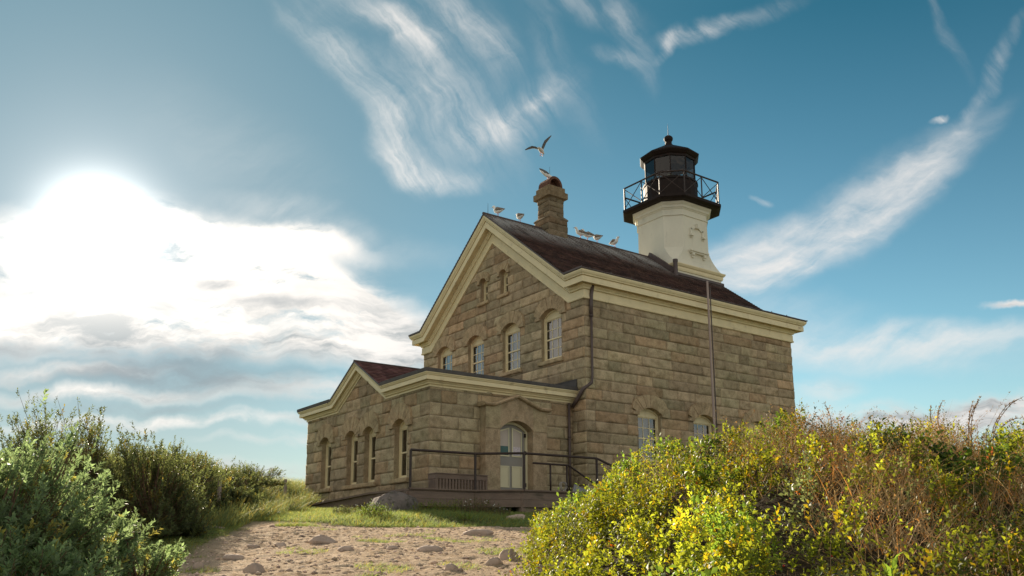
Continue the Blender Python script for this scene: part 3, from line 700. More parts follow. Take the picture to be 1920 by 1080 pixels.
for (ya_, yb_) in ((Y0, DC-dw/2), (DC+dw/2, Y1)):
    n_ = 6
    for i in range(n_):
        a, b = ya_+(yb_-ya_)*i/n_, ya_+(yb_-ya_)*(i+1)/n_
        sur.add([(SX+.02, a, 3.60), (SX+.02, b, 3.60), (SX+.02, b, hood_z(b)), (SX+.02, a, hood_z(a))], [(0, 1, 2, 3)], (.98, 1.0, .96))
for y in (Y0, Y1): sur.add([(SX+.02, y, 3.60), (AX-.02, y, 3.60), (AX-.02, y, 4.2), (SX+.02, y, 4.2)], [(0, 1, 2, 3)], (.9, .9, .9))
sur.add([(SX+.02, Y0, 3.60), (SX+.02, DC-dw/2, 3.60), (SX-.02, DC-dw/2, 3.60), (SX-.02, Y0, 3.60)], [(0, 1, 2, 3)], (.9, .9, .9))
hm = []
prf = [(AX-.02, 0), (SX+.05, -.01), (SX+.12, .01), (SX+.145, .05), (SX+.12, .085), (SX+.03, .105), (AX-.02, .12)]
path = [(Y1+.10, 4.20), (Y1-.26, 4.20), (DC, 4.50), (Y0+.26, 4.20), (Y0-.10, 4.20)]
sur.rings([[(x, y, z+h) for x, h in prf] for y, z in path], closed=False, tint=(1.05, 1.0, .97))
for (y, z) in (path[0], path[-1]): sur.add([(x, y, z+h) for x, h in prf], [tuple(range(len(prf)))], (1, .98, .95))
so = sur.build('door_surround', M['stone'], house)
dx = AX-.02
df = MB(); fwid = .07
for sgn in (-1, 1):
    a, b = sorted((DC+sgn*dw/2, DC+sgn*(dw/2-fwid))); df.box((dx-.1, a, 1.0), (dx+.03, b, 3.6))
oa, ob = arch_pts(DC, dw, 3.6, dtop, 16), arch_pts(DC, dw-2*fwid, 3.6, dtop-fwid, 16)
for h in (dx+.03,):
    vs = [(h, y, z) for y, z in oa]+[(h, y, z) for y, z in ob]; df.add(vs, [(i, i+1, 18+i, 17+i) for i in range(16)])
vs = [(dx+.03, y, z) for y, z in ob]+[(dx-.1, y, z) for y, z in ob]; df.add(vs, [(i, i+1, 18+i, 17+i) for i in range(16)])
dfo = df.build('door_frame', M['doorpanel'], house)
dl = MB(); wy = dw/2-fwid-.005; face = arch_pts(DC, 2*wy, 3.59, dtop-fwid-.01, 16)
dl.add([(dx-.02, y, z) for y, z in face]+[(dx-.02, DC-wy, 1.80), (dx-.02, DC+wy, 1.80)], [tuple(range(19))])
do = dl.build('door', M['door'], dfo)
pm = MB(); pn = MB(); gp = MB()
def panel(y0, y1, z0, z1, arch=0, slab=None):
    t = .035; xs = dx-.02
    if arch:   # top edge rises towards the middle of the door
        za, zb = (z1-arch, z1) if y1 < DC+.01 else (z1, z1-arch)
    else: za = zb = z1
    pm.add([(xs+.02, y0, z0), (xs+.02, y1, z0), (xs+.02, y1, zb), (xs+.02, y0, za), (xs+.02, y0+t, z0+t), (xs+.02, y1-t, z0+t), (xs+.02, y1-t, zb-t), (xs+.02, y0+t, za-t)],
           [(0, 1, 5, 4), (1, 2, 6, 5), (2, 3, 7, 6), (3, 0, 4, 7)])
    pm.add([(xs, y0, z0), (xs, y1, z0), (xs, y1, zb), (xs, y0, za), (xs+.02, y0, z0), (xs+.02, y1, z0), (xs+.02, y1, zb), (xs+.02, y0, za)], [(0, 1, 5, 4), (1, 2, 6, 5), (2, 3, 7, 6), (3, 0, 4, 7)])
    slab.add([(xs+.006, y0+t, z0+t), (xs+.006, y1-t, z0+t), (xs+.006, y1-t, zb-t), (xs+.006, y0+t, za-t)], [(0, 1, 2, 3)])
pw = (wy-.10-.05)
for (a, b) in ((DC-wy+.10, DC-.045), (DC+.045, DC+wy-.10)):
    panel(a, b, 2.02, 2.62, 0, pn); panel(a, b, 2.88, 3.70, .10, gp)
pm.build('panel_moulding', M['doorpanel'], dfo); pn.build('door_panel', M['doorpanel'], dfo); gp.build('door_glass', M['screen'], dfo)
nb = MB(); nb.box((dx-.008, DC-wy+.145, 2.925), (dx-.003, DC-.085, 3.17)); nb.build('green_blind', M['teal'], dfo)
nb = MB(); nb.box((dx-.008, DC+.085, 2.925), (dx-.003, DC+wy-.145, 3.165)); nb.build('paper_notice', M['paper'], dfo)
hn = MB(); hn.tube([(dx-.02, DC-wy+.05, 2.74), (dx+.05, DC-wy+.05, 2.74)], [.014, .014], 8); hn.tube([(dx+.04, DC-wy+.05, 2.74), (dx+.055, DC-wy+.05, 2.74), (dx+.075, DC-wy+.05, 2.74), (dx+.085, DC-wy+.05, 2.74)], [.018, .03, .028, .01], 10); hn.build('door_knob', M['iron'], dfo, smooth=True)
for z in (2.05, 2.95, 3.45):
    hg = MB(); hg.box((dx-.015, DC+wy-.02, z), (dx+.045, DC+wy+.02, z+.11)); hg.build('door_hinge', M['iron'], dfo)
ls = MB(); ls.box((AX+.005, Y0-.0, 1.0), (AX+.01, Y0+.01, 1.2))

# chimney ---------------------------------------------------------------------
CXc, CYc = -HW/2, 2.58
ch = block_wall('chimney', (CXc+.335, CYc, 0), (0, 1, 0), (1, 0, 0), -.335, .335, 12.3, 13.1, [], house, ch=.2, zref=12.3, seed=21, wmin=.25, wmax=.5, tone=.52)  # dark brown tone with the chimney's shade worked into the colour
for (o_, u_, n_, s_) in (((CXc-.335, CYc), (0, 1, 0), (-1, 0, 0), 22), ((CXc, CYc-.335), (1, 0, 0), (0, -1, 0), 23), ((CXc, CYc+.335), (1, 0, 0), (0, 1, 0), 24)):
    block_wall('chimney_face', (*o_, 0), u_, n_, -.335, .335, 12.3, 13.1, [], ch, ch=.2, zref=12.3, seed=s_, wmin=.25, wmax=.5, tone=.52)
for (o_, u_, n_, s_) in (((CXc+.43, CYc), (0, 1, 0), (1, 0, 0), 25), ((CXc-.43, CYc), (0, 1, 0), (-1, 0, 0), 26), ((CXc, CYc-.43), (1, 0, 0), (0, -1, 0), 27), ((CXc, CYc+.43), (1, 0, 0), (0, 1, 0), 28)):
    block_wall('chimney_base', (*o_, 0), u_, n_, -.43, .43, 11.2, 12.26, [], ch, ch=.25, zref=12.26, seed=s_, wmin=.3, wmax=.6, tone=.5)
cc = MB()
def sq(h, z): return [(CXc-h, CYc-h, z), (CXc+h, CYc-h, z), (CXc+h, CYc+h, z), (CXc-h, CYc+h, z)]
cc.rings([sq(.46, 12.22), sq(.46, 12.26), sq(.37, 12.36), sq(.34, 12.37)], tint=(.45, .44, .43)); cc.build('chimney_ledge', M['stone'], ch); cc = MB()
cc.rings([sq(.34, 13.02), sq(.40, 13.06), sq(.46, 13.08), sq(.46, 13.30), sq(.40, 13.34), sq(.385, 13.35), sq(.385, 13.50), sq(.37, 13.52)], cap1=True, tint=(.55, .52, .48))
cc.build('chimney_cap', M['stone'], ch)
br = MB(); R_ = .335; n_ = 14
for (r, flip) in ((R_, 0), (R_-.09, 1)):
    rows = []
    for x in (CXc-.30, CXc+.30): rows.append([(x, CYc+r*math.cos(math.pi*i/n_), 13.52+(.05+r*math.sin(math.pi*i/n_)*1.12 if r > 0 else 0)) for i in range(n_+1)])
    br.rings(rows, closed=False)
for x in (CXc-.30, CXc+.30):
    vs = [(x, CYc+R_*math.cos(math.pi*i/n_), 13.57+R_*math.sin(math.pi*i/n_)*1.12) for i in range(n_+1)]+[(x, CYc+(R_-.09)*math.cos(math.pi*i/n_), 13.57+(R_-.09)*math.sin(math.pi*i/n_)*1.12) for i in range(n_+1)]
    br.add(vs, [(i, i+1, n_+2+i, n_+1+i) for i in range(n_)])
br.box((CXc-.30, CYc-R_, 13.51), (CXc+.30, CYc-R_+.09, 13.58)); br.box((CXc-.30, CYc+R_-.09, 13.51), (CXc+.30, CYc+R_, 13.58)); br.box((CXc-.05, CYc-.24, 13.52), (CXc-.0, CYc+.24, 13.84))
br.build('flue_hood', M['brick'], ch)
lr = MB(); lr.tube([(CXc-.03, CYc, 13.95), (CXc-.03, CYc, 14.45)], [.01, .004], 5); lr.build('lightning_rod', M['iron'], ch)
cf = MB()
for z in (0,):
    cf.add([(CXc, CYc-.47, RZ+.07), (CXc+.47, CYc-.47, RZ+.07-.47*SLOPE), (CXc+.62, CYc-.47, RZ+.07-.62*SLOPE), (CXc, CYc-.62, RZ+.065)], [(0, 1, 2, 3)])
cf.build('chimney_flashing', M['lead'], ch)

# tower -------------------------------------------------------------------------
TXc, TYc = -HW/2, 9.05
def r8(h, c, z): return [(TXc+a, TYc+b, z) for a, b in ((h-c, -h), (h, -h+c), (h, h-c), (h-c, h), (-h+c, h), (-h, h-c), (-h, -h+c), (-h+c, -h))]
tb = MB()
tb.rings([r8(1.34, .01, 9.6), r8(1.34, .01, 11.02), r8(1.36, .01, 11.34), r8(1.34, .06, 11.40), r8(1.30, .16, 11.55), r8(1.275, .32, 11.75), r8(1.27, .46, 11.95), r8(1.27, .55, 12.12), r8(1.262, .55, 13.44), r8(1.30, .56, 13.455), r8(1.30, .56, 13.50), r8(1.262, .55, 13.515),
          r8(1.262, .55, 13.72), r8(1.29, .555, 13.73), r8(1.30, .56, 13.76), r8(1.34, .57, 13.78), r8(1.36, .58, 13.86), r8(1.42, .60, 13.92), r8(1.44, .61, 14.0)])
tower = tb.build('tower', M['white'], house)
tc_ = MB(); tc_.rings([r8(1.34, .01, 11.02), r8(1.38, .01, 11.03), r8(1.40, .01, 11.10), r8(1.40, .01, 11.18), r8(1.44, .01, 11.20), r8(1.48, .01, 11.27), r8(1.48, .01, 11.30), r8(1.36, .01, 11.345)]); tc_.build('base_cornice', M['trim'], tower)
# blind window hood and sill on the visible side faces
def hoodmould(org, ud, nd):
    org, ud, nd = (np.array(q, float) for q in (org, ud, nd)); mb = MB()
    def P(u, z, h): q = org+ud*u+nd*h; return (q[0], q[1], z)
    def bx(u0, u1, z0, z1, h, za=None):
        q = [P(u0, z0, -.01), P(u1, z0, -.01), P(u1, z1, -.01), P(u0, z1, -.01), P(u0, z0, h), P(u1, z0, h), P(u1, z1, h), P(u0, z1, h)]
        mb.add(q, [(4,5,6,7),(0,1,5,4),(1,2,6,5),(2,3,7,6),(3,0,4,7)])
    for s in (-1, 1):
        a, b = sorted((s*.40, s*.29)); bx(a, b, 12.72, 12.97, .055); bx(min(s*.42, s*.27), max(s*.42, s*.27), 12.64, 12.72, .12)
        bx(min(s*.41, s*.28), max(s*.41, s*.28), 12.58, 12.61, .05)
        q = [(s*.40, 12.97), (s*.29, 12.90), (s*.10, 13.02), (s*.10, 13.14)]
        vs = [P(u, z, -.01) for u, z in q]+[P(u, z, .055) for u, z in q]; mb.add(vs, [(4,5,6,7),(0,1,5,4),(1,2,6,5),(2,3,7,6),(3,0,4,7)])
    bx(-.10, .10, 13.02, 13.15, .09); bx(-.055, .055, 13.0, 13.20, .13)
    bx(-.52, .52, 11.97, 12.04, .17); bx(-.48, .48, 11.91, 11.97, .12)
    for s in (-1, 1): bx(min(s*.40, s*.27), max(s*.40, s*.27), 11.82, 11.91, .13); bx(min(s*.38, s*.29), max(s*.38, s*.29), 11.73, 11.82, .08)
    bx(-.262, -.25, 12.03, 12.66, .006); bx(.25, .262, 12.03, 12.66, .006)
    return mb
hoodmould((TXc+1.266, TYc+.05, 0), (0, 1, 0), (1, 0, 0)).build('blind_window_mould', M['white'], tower)
hoodmould((TXc-1.266, TYc+.05, 0), (0, 1, 0), (-1, 0, 0)).build('blind_window_mould', M['white'], tower)
hoodmould((TXc, TYc+1.266, 0), (1, 0, 0), (0, 1, 0)).build('blind_window_mould', M['white'], tower)
fl2 = MB()
def roofz(x): return RZ+.05-abs(x+HW/2)*SLOPE
for (xa_, xb_) in ((TXc+.05, TXc+1.36),):
    fl2.beam((xa_, TYc-1.44, roofz(xa_)+.10), (xb_, TYc-1.44, roofz(xb_)+.10), .13, .24)
fl2.beam((TXc+1.45, TYc-1.44, roofz(TXc+1.45)+.05), (TXc+1.45, TYc+1.3, roofz(TXc+1.45)+.05), .12, .1)
fl2.build('tower_flashing', M['pipe'], tower)
gal = MB(); gal.rings([r8(1.40, .60, 13.985), r8(1.62, .64, 13.99), r8(1.74, .69, 14.03), r8(1.76, .70, 14.05), r8(1.76, .70, 14.16), r8(1.70, .69, 14.165)], cap0=True, cap1=True)
gallery = gal.build('gallery_deck', M['black'], tower)
rl = MB(); cr = r8(1.70, .69, 14.16); mids = []
pts = []
for i in range(8):
    a, b = np.array(cr[i]), np.array(cr[(i+1) % 8]); pts.append(a)
    if i % 2 == 1: pts.append((a+b)/2)
npt = len(pts); Hh = np.array([0, 0, .96])
for i in range(npt):
    a, b = pts[i], pts[(i+1) % npt]
    rl.tube([a, a+Hh], .027, 6); rl.tube([a+Hh, b+Hh], .034, 6)
    lo_h = np.array([0, 0, .06]); rl.tube([a+lo_h, b+Hh*.97], .017, 5); rl.tube([a+Hh*.97, b+lo_h], .017, 5)
rl.build('railing', M['iron'], gallery)
def poly(n, r, z, ph=math.radians(0)): return [(TXc+r*math.cos(ph+2*math.pi*i/n), TYc+r*math.sin(ph+2*math.pi*i/n), z) for i in range(n)]
# ten sided lantern
az0 = math.atan2(RH[1], RH[0])   # bearing of the picture's right hand side
PH = az0+math.radians(9.0)
dr_ = MB(); dr_.rings([poly(24, 1.16, 14.15), poly(24, 1.16, 14.22), poly(24, 1.12, 14.24), poly(24, 1.12, 15.20), poly(24, 1.15, 15.21), poly(24, 1.15, 15.29), poly(24, 1.10, 15.30)], cap1=True); 
lan = dr_.build('lantern_drum', M['black'], tower, smooth=False)
gg = MB(); gg.rings([poly(10, 1.06, 15.30, PH), poly(10, 1.06, 16.30, PH)]); gg.build('lantern_glass', M['lglass'], lan)
mu = MB()
for i in range(10):
    a = PH+2*math.pi*i/10; x, y = TXc+1.06*math.cos(a), TYc+1.06*math.sin(a); mu.beam((x, y, 15.29), (x, y, 16.31), .05, .045, up=(math.cos(a), math.sin(a), 0))
mu.rings([poly(10, 1.085, 15.29, PH), poly(10, 1.085, 15.34, PH), poly(10, 1.03, 15.34, PH)]); mu.build('mullions', M['black'], lan)
lr_ = MB(); lr_.rings([poly(10, 1.0, 16.22, PH), poly(10, 1.10, 16.22, PH), poly(10, 1.12, 16.30, PH), poly(10, 1.17, 16.33, PH), poly(10, 1.27, 16.44, PH), poly(10, 1.28, 16.49, PH), poly(10, 1.22, 16.53, PH), poly(10, .75, 16.80, PH), poly(10, .40, 17.0, PH), poly(10, .22, 17.10, PH), poly(10, .16, 17.15, PH)], cap1=True)
lro = lr_.build('lantern_roof', M['black'], lan)
lcl = MB(); lcl.rings([poly(10, 1.02, 16.20, PH), poly(10, .6, 16.6, PH)], cap1=True); lcl.build('lantern_ceiling', M['black'], lan)
bl = MB(); bl.tube([(TXc, TYc, z) for z in (17.10, 17.14, 17.18, 17.22, 17.25, 17.28, 17.33, 17.40, 17.47, 17.53, 17.58, 17.61)], [.19, .20, .15, .13, .15, .10, .155, .19, .195, .165, .10, .02], 18)
bl.build('ball_finial', M['black'], lan, smooth=True)
sp = MB(); sp.tube([(TXc, TYc, 17.58), (TXc, TYc, 18.12)], [.016, .005], 6); sp.build('lightning_rod', M['iron'], lan)
ln = MB(); ln.tube([(TXc, TYc, z) for z in (15.3, 15.42, 15.44, 15.50, 15.62, 15.74, 15.80, 15.84)], [.20, .20, .10, .17, .21, .19, .12, .03], 16); ln.build('lamp_lens', M['lens'], lan, smooth=True)

# downspouts -------------------------------------------------------------------
dp = MB(); dp.tube([(.13, .24, 8.14), (.10, .21, 7.85), (.09, .2, 7.6), (.09, .2, 7.2)], .055, 10); dp.tube([(.09, .2, 7.2), (.09, .19, 5.35), (.085, .16, 5.15), (-.05, -.06, 4.95), (-.30, -.10, 4.66), (-.50, -.10, 4.48)], [.036, .036, .05, .06, .06, .05], 10)
dp.tube([(.09, .2, 7.17), (.09, .2, 7.22)], .065, 10); dp.build('downspout', M['pipe'], house, smooth=True)
dp = MB(); dp.tube([(AX+.10, -.22, 4.58), (AX+.10, -.22, 1.3)], .04, 10); dp.tube([(AX+.10, -.22, 3.55), (AX+.10, -.22, 3.6)], .05, 10); dp.build('downspout', M['pipe'], house, smooth=True)

# ------------------------------------------------------------------ deck, railing, ramp, bench, pole
DZ = 1.82
deck = empty('wooden_deck', (.2, -4, gz(.2, -4)), 'weathered wooden deck with black pipe railing and ramp in front of the entrance', 'deck')
out = [(.22, -5.97), (.32, -4.10), (1.12, -3.13), (1.17, -.6)]
back = [(AX+.03, -.6), (AX+.03, -AD-.06), (-1.5, -AD-.06), (-1.5, -5.97)]
fl = MB(); pl = out+back; n_ = len(pl)
fl.add([(x, y, DZ) for x, y in pl]+[(x, y, DZ-.04) for x, y in pl], [tuple(range(n_)), tuple(range(2*n_-1, n_-1, -1))]+[(i, (i+1) % n_, n_+(i+1) % n_, n_+i) for i in range(n_)])
fl.build('deck_floor', M['wood'], deck)
sk = MB()
for (a, b) in zip(out[:-1], out[1:]):
    for (z0, z1, ins) in ((DZ-.05, DZ-.23, .03), (DZ-.235, DZ-.42, .034)):
        va, vb = np.array([*a, 0.]), np.array([*b, 0.]); nn = nrm([vb[1]-va[1], va[0]-vb[0], 0])
        A, B = va-nn*ins, vb-nn*ins; sk.beam(A+[0, 0, (z0+z1)/2], B+[0, 0, (z0+z1)/2], .04, z0-z1)
sk.beam((-1.5, -5.94, DZ-.2), (.22, -5.94, DZ-.2), .04, .3)
sk.build('skirt_board', M['wood'], deck)
nosing = MB()
for (a, b) in zip(out[:-1], out[1:]): nosing.beam((a[0], a[1], DZ+.004), (b[0], b[1], DZ+.004), .10, .035)
nosing.build('edge_board', M['wood'], deck)
for (x, y) in out+[(-.4, -5.9)]:
    ps = MB(); g0 = gz(x, y); ps.box((x-.16, y-.05, g0-.2), (x-.04, y+.07, DZ-.05)); ps.build('post', M['wood'], deck)
ft = MB(); ft.box((.75, -3.1, gz(1, -2)-.1), (1.02, -.6, gz(1, -2)+.18)); ft.build('footing', M['mortar'], deck)
# ramp down to the left along the annex wall
rm = MB(); rp_ = [(-.0, DZ), (-1.9, DZ-.02), (-4.2, 1.70), (-6.2, 1.60)]
for (a, b) in zip([(.2, DZ), (-1.9, DZ+.01), (-4.3, 1.74)], [(-1.9, DZ+.01), (-4.3, 1.74), (-6.4, 1.66)]):
    rm.beam((a[0], -5.92, a[1]-.02), (b[0], -5.92, b[1]-.02), .12, .05)
    rm.beam((a[0], -5.90, a[1]-.15), (b[0], -5.90, b[1]-.15), .04, .22)
    rm.beam((a[0], -5.5, a[1]-.03), (b[0], -5.5, b[1]-.03), .8, .03)
rm.build('ramp', M['wood'], deck)
# railing
rpts = [(.20, -5.93), (.30, -4.08), (1.10, -3.10), (1.15, -.66)]
RT = DZ+.955
rr = MB(); rr.tube([(x, y, RT) for x, y in rpts]+[(1.2, -.58, RT-.04), (2.1, .0, RT-.62)], .032, 8)
rail = rr.build('handrail', M['iron'], deck, smooth=True)
for (x, y) in rpts:
    p_ = MB(); p_.tube([(x, y, DZ-.02), (x, y, RT)], .033, 8); p_.tube([(x, y, DZ), (x, y, DZ+.02)], .06, 10); p_.build('rail_post', M['iron'], deck, smooth=False)
# short inner rail with sloping end beside the steps
ir = MB(); ir.tube([(.42, -2.30, 2.62), (.42, -1.05, 2.62), (.45, -.1, 2.12), (.5, .5, 1.75)], .028, 8)
for y in (-1.70, -1.12): ir.tube([(.42, y, DZ-.02), (.42, y, 2.62)], .026, 8)
ir.build('inner_handrail', M['iron'], deck, smooth=True)
rmp = MB(); rmp.beam((.55, -1.0, 1.98), (.55, -.35, 1.76), .03, .24); rmp.build('access_board', mat('grey_board', (.26, .26, .28), .7, .1), deck)
hr = MB(); c0 = np.array([.50, -1.35, 2.02]); ring = [c0+np.array([.03*math.sin(k), .10*math.cos(t), .12*math.sin(t)]) for k, t in enumerate(np.linspace(0, 2*math.pi, 15))]
hr.tube(ring, .012, 6); hr.tube([q+np.array([.03, .02, 0]) for q in ring], .012, 6); ho = hr.build('garden_hose', mat('hose_rubber', (.30, .28, .26), .5, .2), None, smooth=True)
tag(ho, 'small coiled pale hose hanging by the short inner rail on the deck', 'hose')
# bench
bench = empty('slatted_bench', (-.4, -4.3, DZ), 'low brown slatted bench against the annex wall left of the door', 'bench')
bx0, bx1, by0, by1, bz = AX+.10, AX+.50, -5.00, -3.42, DZ+.42
b1 = MB(); b1.beam((bx1, by0, bz-.05), (bx1, by1, bz-.05), .045, .12); b1.beam((bx0, by0+.02, bz-.05), (bx1-.02, by0+.02, bz-.05), .12, .045, up=(0, 1, 0)); b1.build('seat_rail', M['wood'], bench)
b2 = MB()
for i in range(17): y = by0+.03+i*(by1-by0-.06)/16; b2.box((bx1-.012, y-.030, DZ+.01), (bx1+.012, y+.030, bz-.115))
for i in range(4): x = bx0+.05+i*.1; b2.box((x-.03, by0+.0, DZ+.01), (x+.03, by0+.024, bz-.115))
b2.build('slats', M['wood'], bench)
b3 = MB()
for i in range(5): x = bx0+.03+i*.095; b3.box((x-.04, by0-.02, bz+.012), (x+.04, by1, bz+.035))
b3.build('seat', M['wood'], bench)
for y in (by0+.06, by1-.06):
    lg = MB(); lg.box((bx0, y-.03, DZ), (bx0+.05, y+.03, bz+.01)); lg.build('leg', M['wood'], bench)
# tall pole
pole = empty('tall_pole', (.62, 4.9, gz(.62, 4.9)), 'slim weathered wooden pole standing before the long stone side wall', 'pole')
p1 = MB(); p1.tube([(.62, 4.84, gz(.62, 4.84)-.2), (.62, 4.84, 8.98)], [.046, .034], 8); p1.build('shaft', M['pole'], pole)
p2 = MB(); p2.tube([(.64, 4.93, gz(.62, 4.9)-.2), (.64, 4.93, 8.80)], [.020, .020], 6); p2.build('conduit', M['pipe'], pole)

# ------------------------------------------------------------------ gulls
MG = dict(white=mat('gull_white', (.74, .72, .68), .8, .06, 20), grey=mat('gull_brown_grey', (.17, .135, .11), .8, .3, 25, dirt=((.40, .36, .30), .52, .62, 30)),
          back=mat('gull_grey', (.13, .125, .125), .7, .2, 15), leg=mat('gull_pink', (.62, .22, .22), .6, .1), beak=mat('gull_beak', (.30, .17, .06), .5, .1))
def loft(mb, cs, rw, rh, fwd, n=10, tint=None):
    """closed body of rings: centres, half widths, half heights"""
    fwd = nrm(fwd); side = nrm(np.cross(fwd, (0, 0, 1))); R = []
    for i, (c, a, b) in enumerate(zip(cs, rw, rh)):
        d = nrm(np.array(cs[min(i+1, len(cs)-1)])-np.array(cs[max(i-1, 0)])); u = nrm(np.cross(side, d))
        R.append([np.array(c)+side*a*math.cos(2*math.pi*k/n)+u*b*math.sin(2*math.pi*k/n) for k in range(n)])
    mb.rings(R, cap0=True, cap1=True, tint=tint)
def gull_standing(x, y, z, ang, label, hunched=False):
    g_ = empty('gull', (x, y, z), label, 'gull', 'gulls standing on the roof ridge'); f = np.array([math.cos(ang), math.sin(ang), 0]); o = np.array([x, y, z]); s = nrm(np.cross(f, (0, 0, 1)))
    q = lambda a, h: tuple(o+f*a+np.array([0, 0, h]))
    b = MB(); hh = .0 if not hunched else -.05
    loft(b, [q(-.24, .19), q(-.17, .185), q(-.06, .185), (q(.04, .20)), q(.11, .23), q(.15, .29+hh/2), q(.165, .34+hh), q(.185, .385+hh), q(.22, .395+hh), q(.245, .385+hh)],
         [.012, .05, .085, .09, .075, .048, .043, .052, .044, .012], [.012, .05, .085, .095, .085, .055, .045, .05, .042, .012], f)
    b.build('body', MG['white'], g_, smooth=True)
    for sg in (-1, 1):
        w = MB(); loft(w, [tuple(np.array(q(.10, .245))+s*sg*.075), tuple(np.array(q(.0, .245))+s*sg*.085), tuple(np.array(q(-.14, .215))+s*sg*.062), tuple(np.array(q(-.30, .195))+s*sg*.015)], [.02, .028, .03, .004], [.04, .07, .045, .006], f, 8)
        w.build('wing', MG['grey'], g_, smooth=True)
        l = MB(); l.tube([tuple(np.array(q(.0, .12))+s*sg*.03), tuple(np.array(q(.015, .0))+s*sg*.03), tuple(np.array(q(.06, .0))+s*sg*.03)], .008, 5); l.build('leg', MG['leg'], g_)
    k = MB(); k.tube([q(.24, .388+hh), q(.285, .38+hh), q(.30, .368+hh)], [.014, .010, .003], 6); k.build('beak', MG['beak'], g_)
rzz = RZ+.10
away = math.atan2(FH[1], FH[0]); rt = math.atan2(RH[1], RH[0])
for (y, a, lab, h) in ((.19, rt+2.5, 'gull standing upright alone at the left end of the roof ridge', False), (1.15, away+.5, 'pale gull on the ridge between the gable tip and the chimney', True),
                       (4.03, rt+math.pi+.25, 'gull facing left, first to the right of the chimney', False), (4.38, rt+math.pi+.15, 'gull second to the right of the chimney, close behind another', False),
                       (4.87, rt+math.pi-.9, 'hunched gull third to the right of the chimney', True), (5.76, rt-.9, 'gull standing apart nearest the cream tower', True)):
    gull_standing(-HW/2, y, rzz, a, lab, h)
def wing_mesh(root, span, f, up, chord=.14, lean=0):
    """curved wing: list of spine points out from the root"""
    mb = MB(); R = []
    for p, c, th in span:
        p = np.array(p); R.append([p+f*c*.45, p+f*c*.1+up*th, p-f*c*.55, p+f*c*.1-up*th*.6])
    mb.rings(R, cap0=True, cap1=True); return mb
def flying_gull():
    o = np.array([-HW/2, 2.15, 14.98]); g_ = empty('flying_gull', tuple(o), 'gull in flight with raised wings above the chimney', 'gull')
    f = nrm(FH*.85+RH*.35+np.array([0, 0, -.12])); up = np.array([0, 0, 1.]); s = nrm(RH)
    b = MB(); cs = [o+f*a+up*h for a, h in ((-.30, -.05), (-.2, -.03), (-.08, 0), (.06, .01), (.15, .02), (.21, .03), (.26, .03), (.30, .02))]
    loft(b, cs, [.05, .05, .08, .085, .06, .045, .042, .012], [.01, .03, .07, .075, .055, .043, .04, .01], f); b.build('body', MG['white'], g_, smooth=True)
    k = MB(); k.tube([o+f*.29+up*.02, o+f*.35+up*.01], [.014, .004], 6); k.build('beak', MG['beak'], g_)
    for sg, L in ((-1, [(0.03, .02, .13), (.16, .09, .15), (.30, .11, .14), (.42, .06, .10), (.56, -.02, .03)]), (1, [(.03, .02, .13), (.10, .16, .16), (.18, .32, .15), (.30, .44, .10), (.42, .55, .025)])):
        for name, off, mt in (('wing', up*0.006, 'back'), ('wing_lining', -up*.012, 'back')):
            sp_ = [(o+s*sg*a+up*h+off+f*(-.02*i)+(0 if name == 'wing' else 0)*f, c*(1 if name == 'wing' else 1.22), .012) for i, (a, h, c) in enumerate(L)]
            wing_mesh(None, sp_, f, up).build(name, MG[mt], g_, smooth=True)
    for sg in (-1, 1):
        l = MB(); l.tube([o+s*sg*.03+f*.02-up*.05, o+s*sg*.035+f*.03-up*.16, o+s*sg*.05+f*.05-up*.20], [.010, .010, .022], 6); l.build('leg', MG['leg'], g_)
flying_gull()
def perched():
    o = np.array([CXc-.03, CYc-.10, 13.98]); g_ = empty('perched_gull', tuple(o), 'dark winged gull tipping forward on the brick chimney hood', 'gull')
    f = nrm(RH*.9+FH*.25); q = lambda a, h: o+f*a+np.array([0, 0, h])
    b = MB(); loft(b, [q(-.30, .26), q(-.2, .20), q(-.08, .13), q(.03, .08), q(.10, .05), q(.16, .05), q(.20, .04)], [.02, .05, .08, .08, .055, .045, .012], [.012, .045, .075, .075, .055, .042, .012], f); b.build('body', MG['white'], g_, smooth=True)
    s = nrm(np.cross(f, (0, 0, 1)))
    for sg in (-1, 1):
        w = MB(); loft(w, [q(.02, .12)+s*sg*.06, q(-.10, .19)+s*sg*.06, q(-.24, .29)+s*sg*.03, q(-.33, .34)+s*sg*.01], [.02, .03, .025, .005], [.04, .06, .035, .006], f, 8); w.build('wing', MG['back'], g_, smooth=True)
        l = MB(); l.tube([q(-.02, .05)+s*sg*.03, q(-.0, -.06)+s*sg*.03], .008, 5); l.build('leg', MG['leg'], g_)
    k = MB(); k.tube([q(.19, .04), q(.25, .02)], [.013, .004], 6); k.build('beak', MG['beak'], g_)
perched()

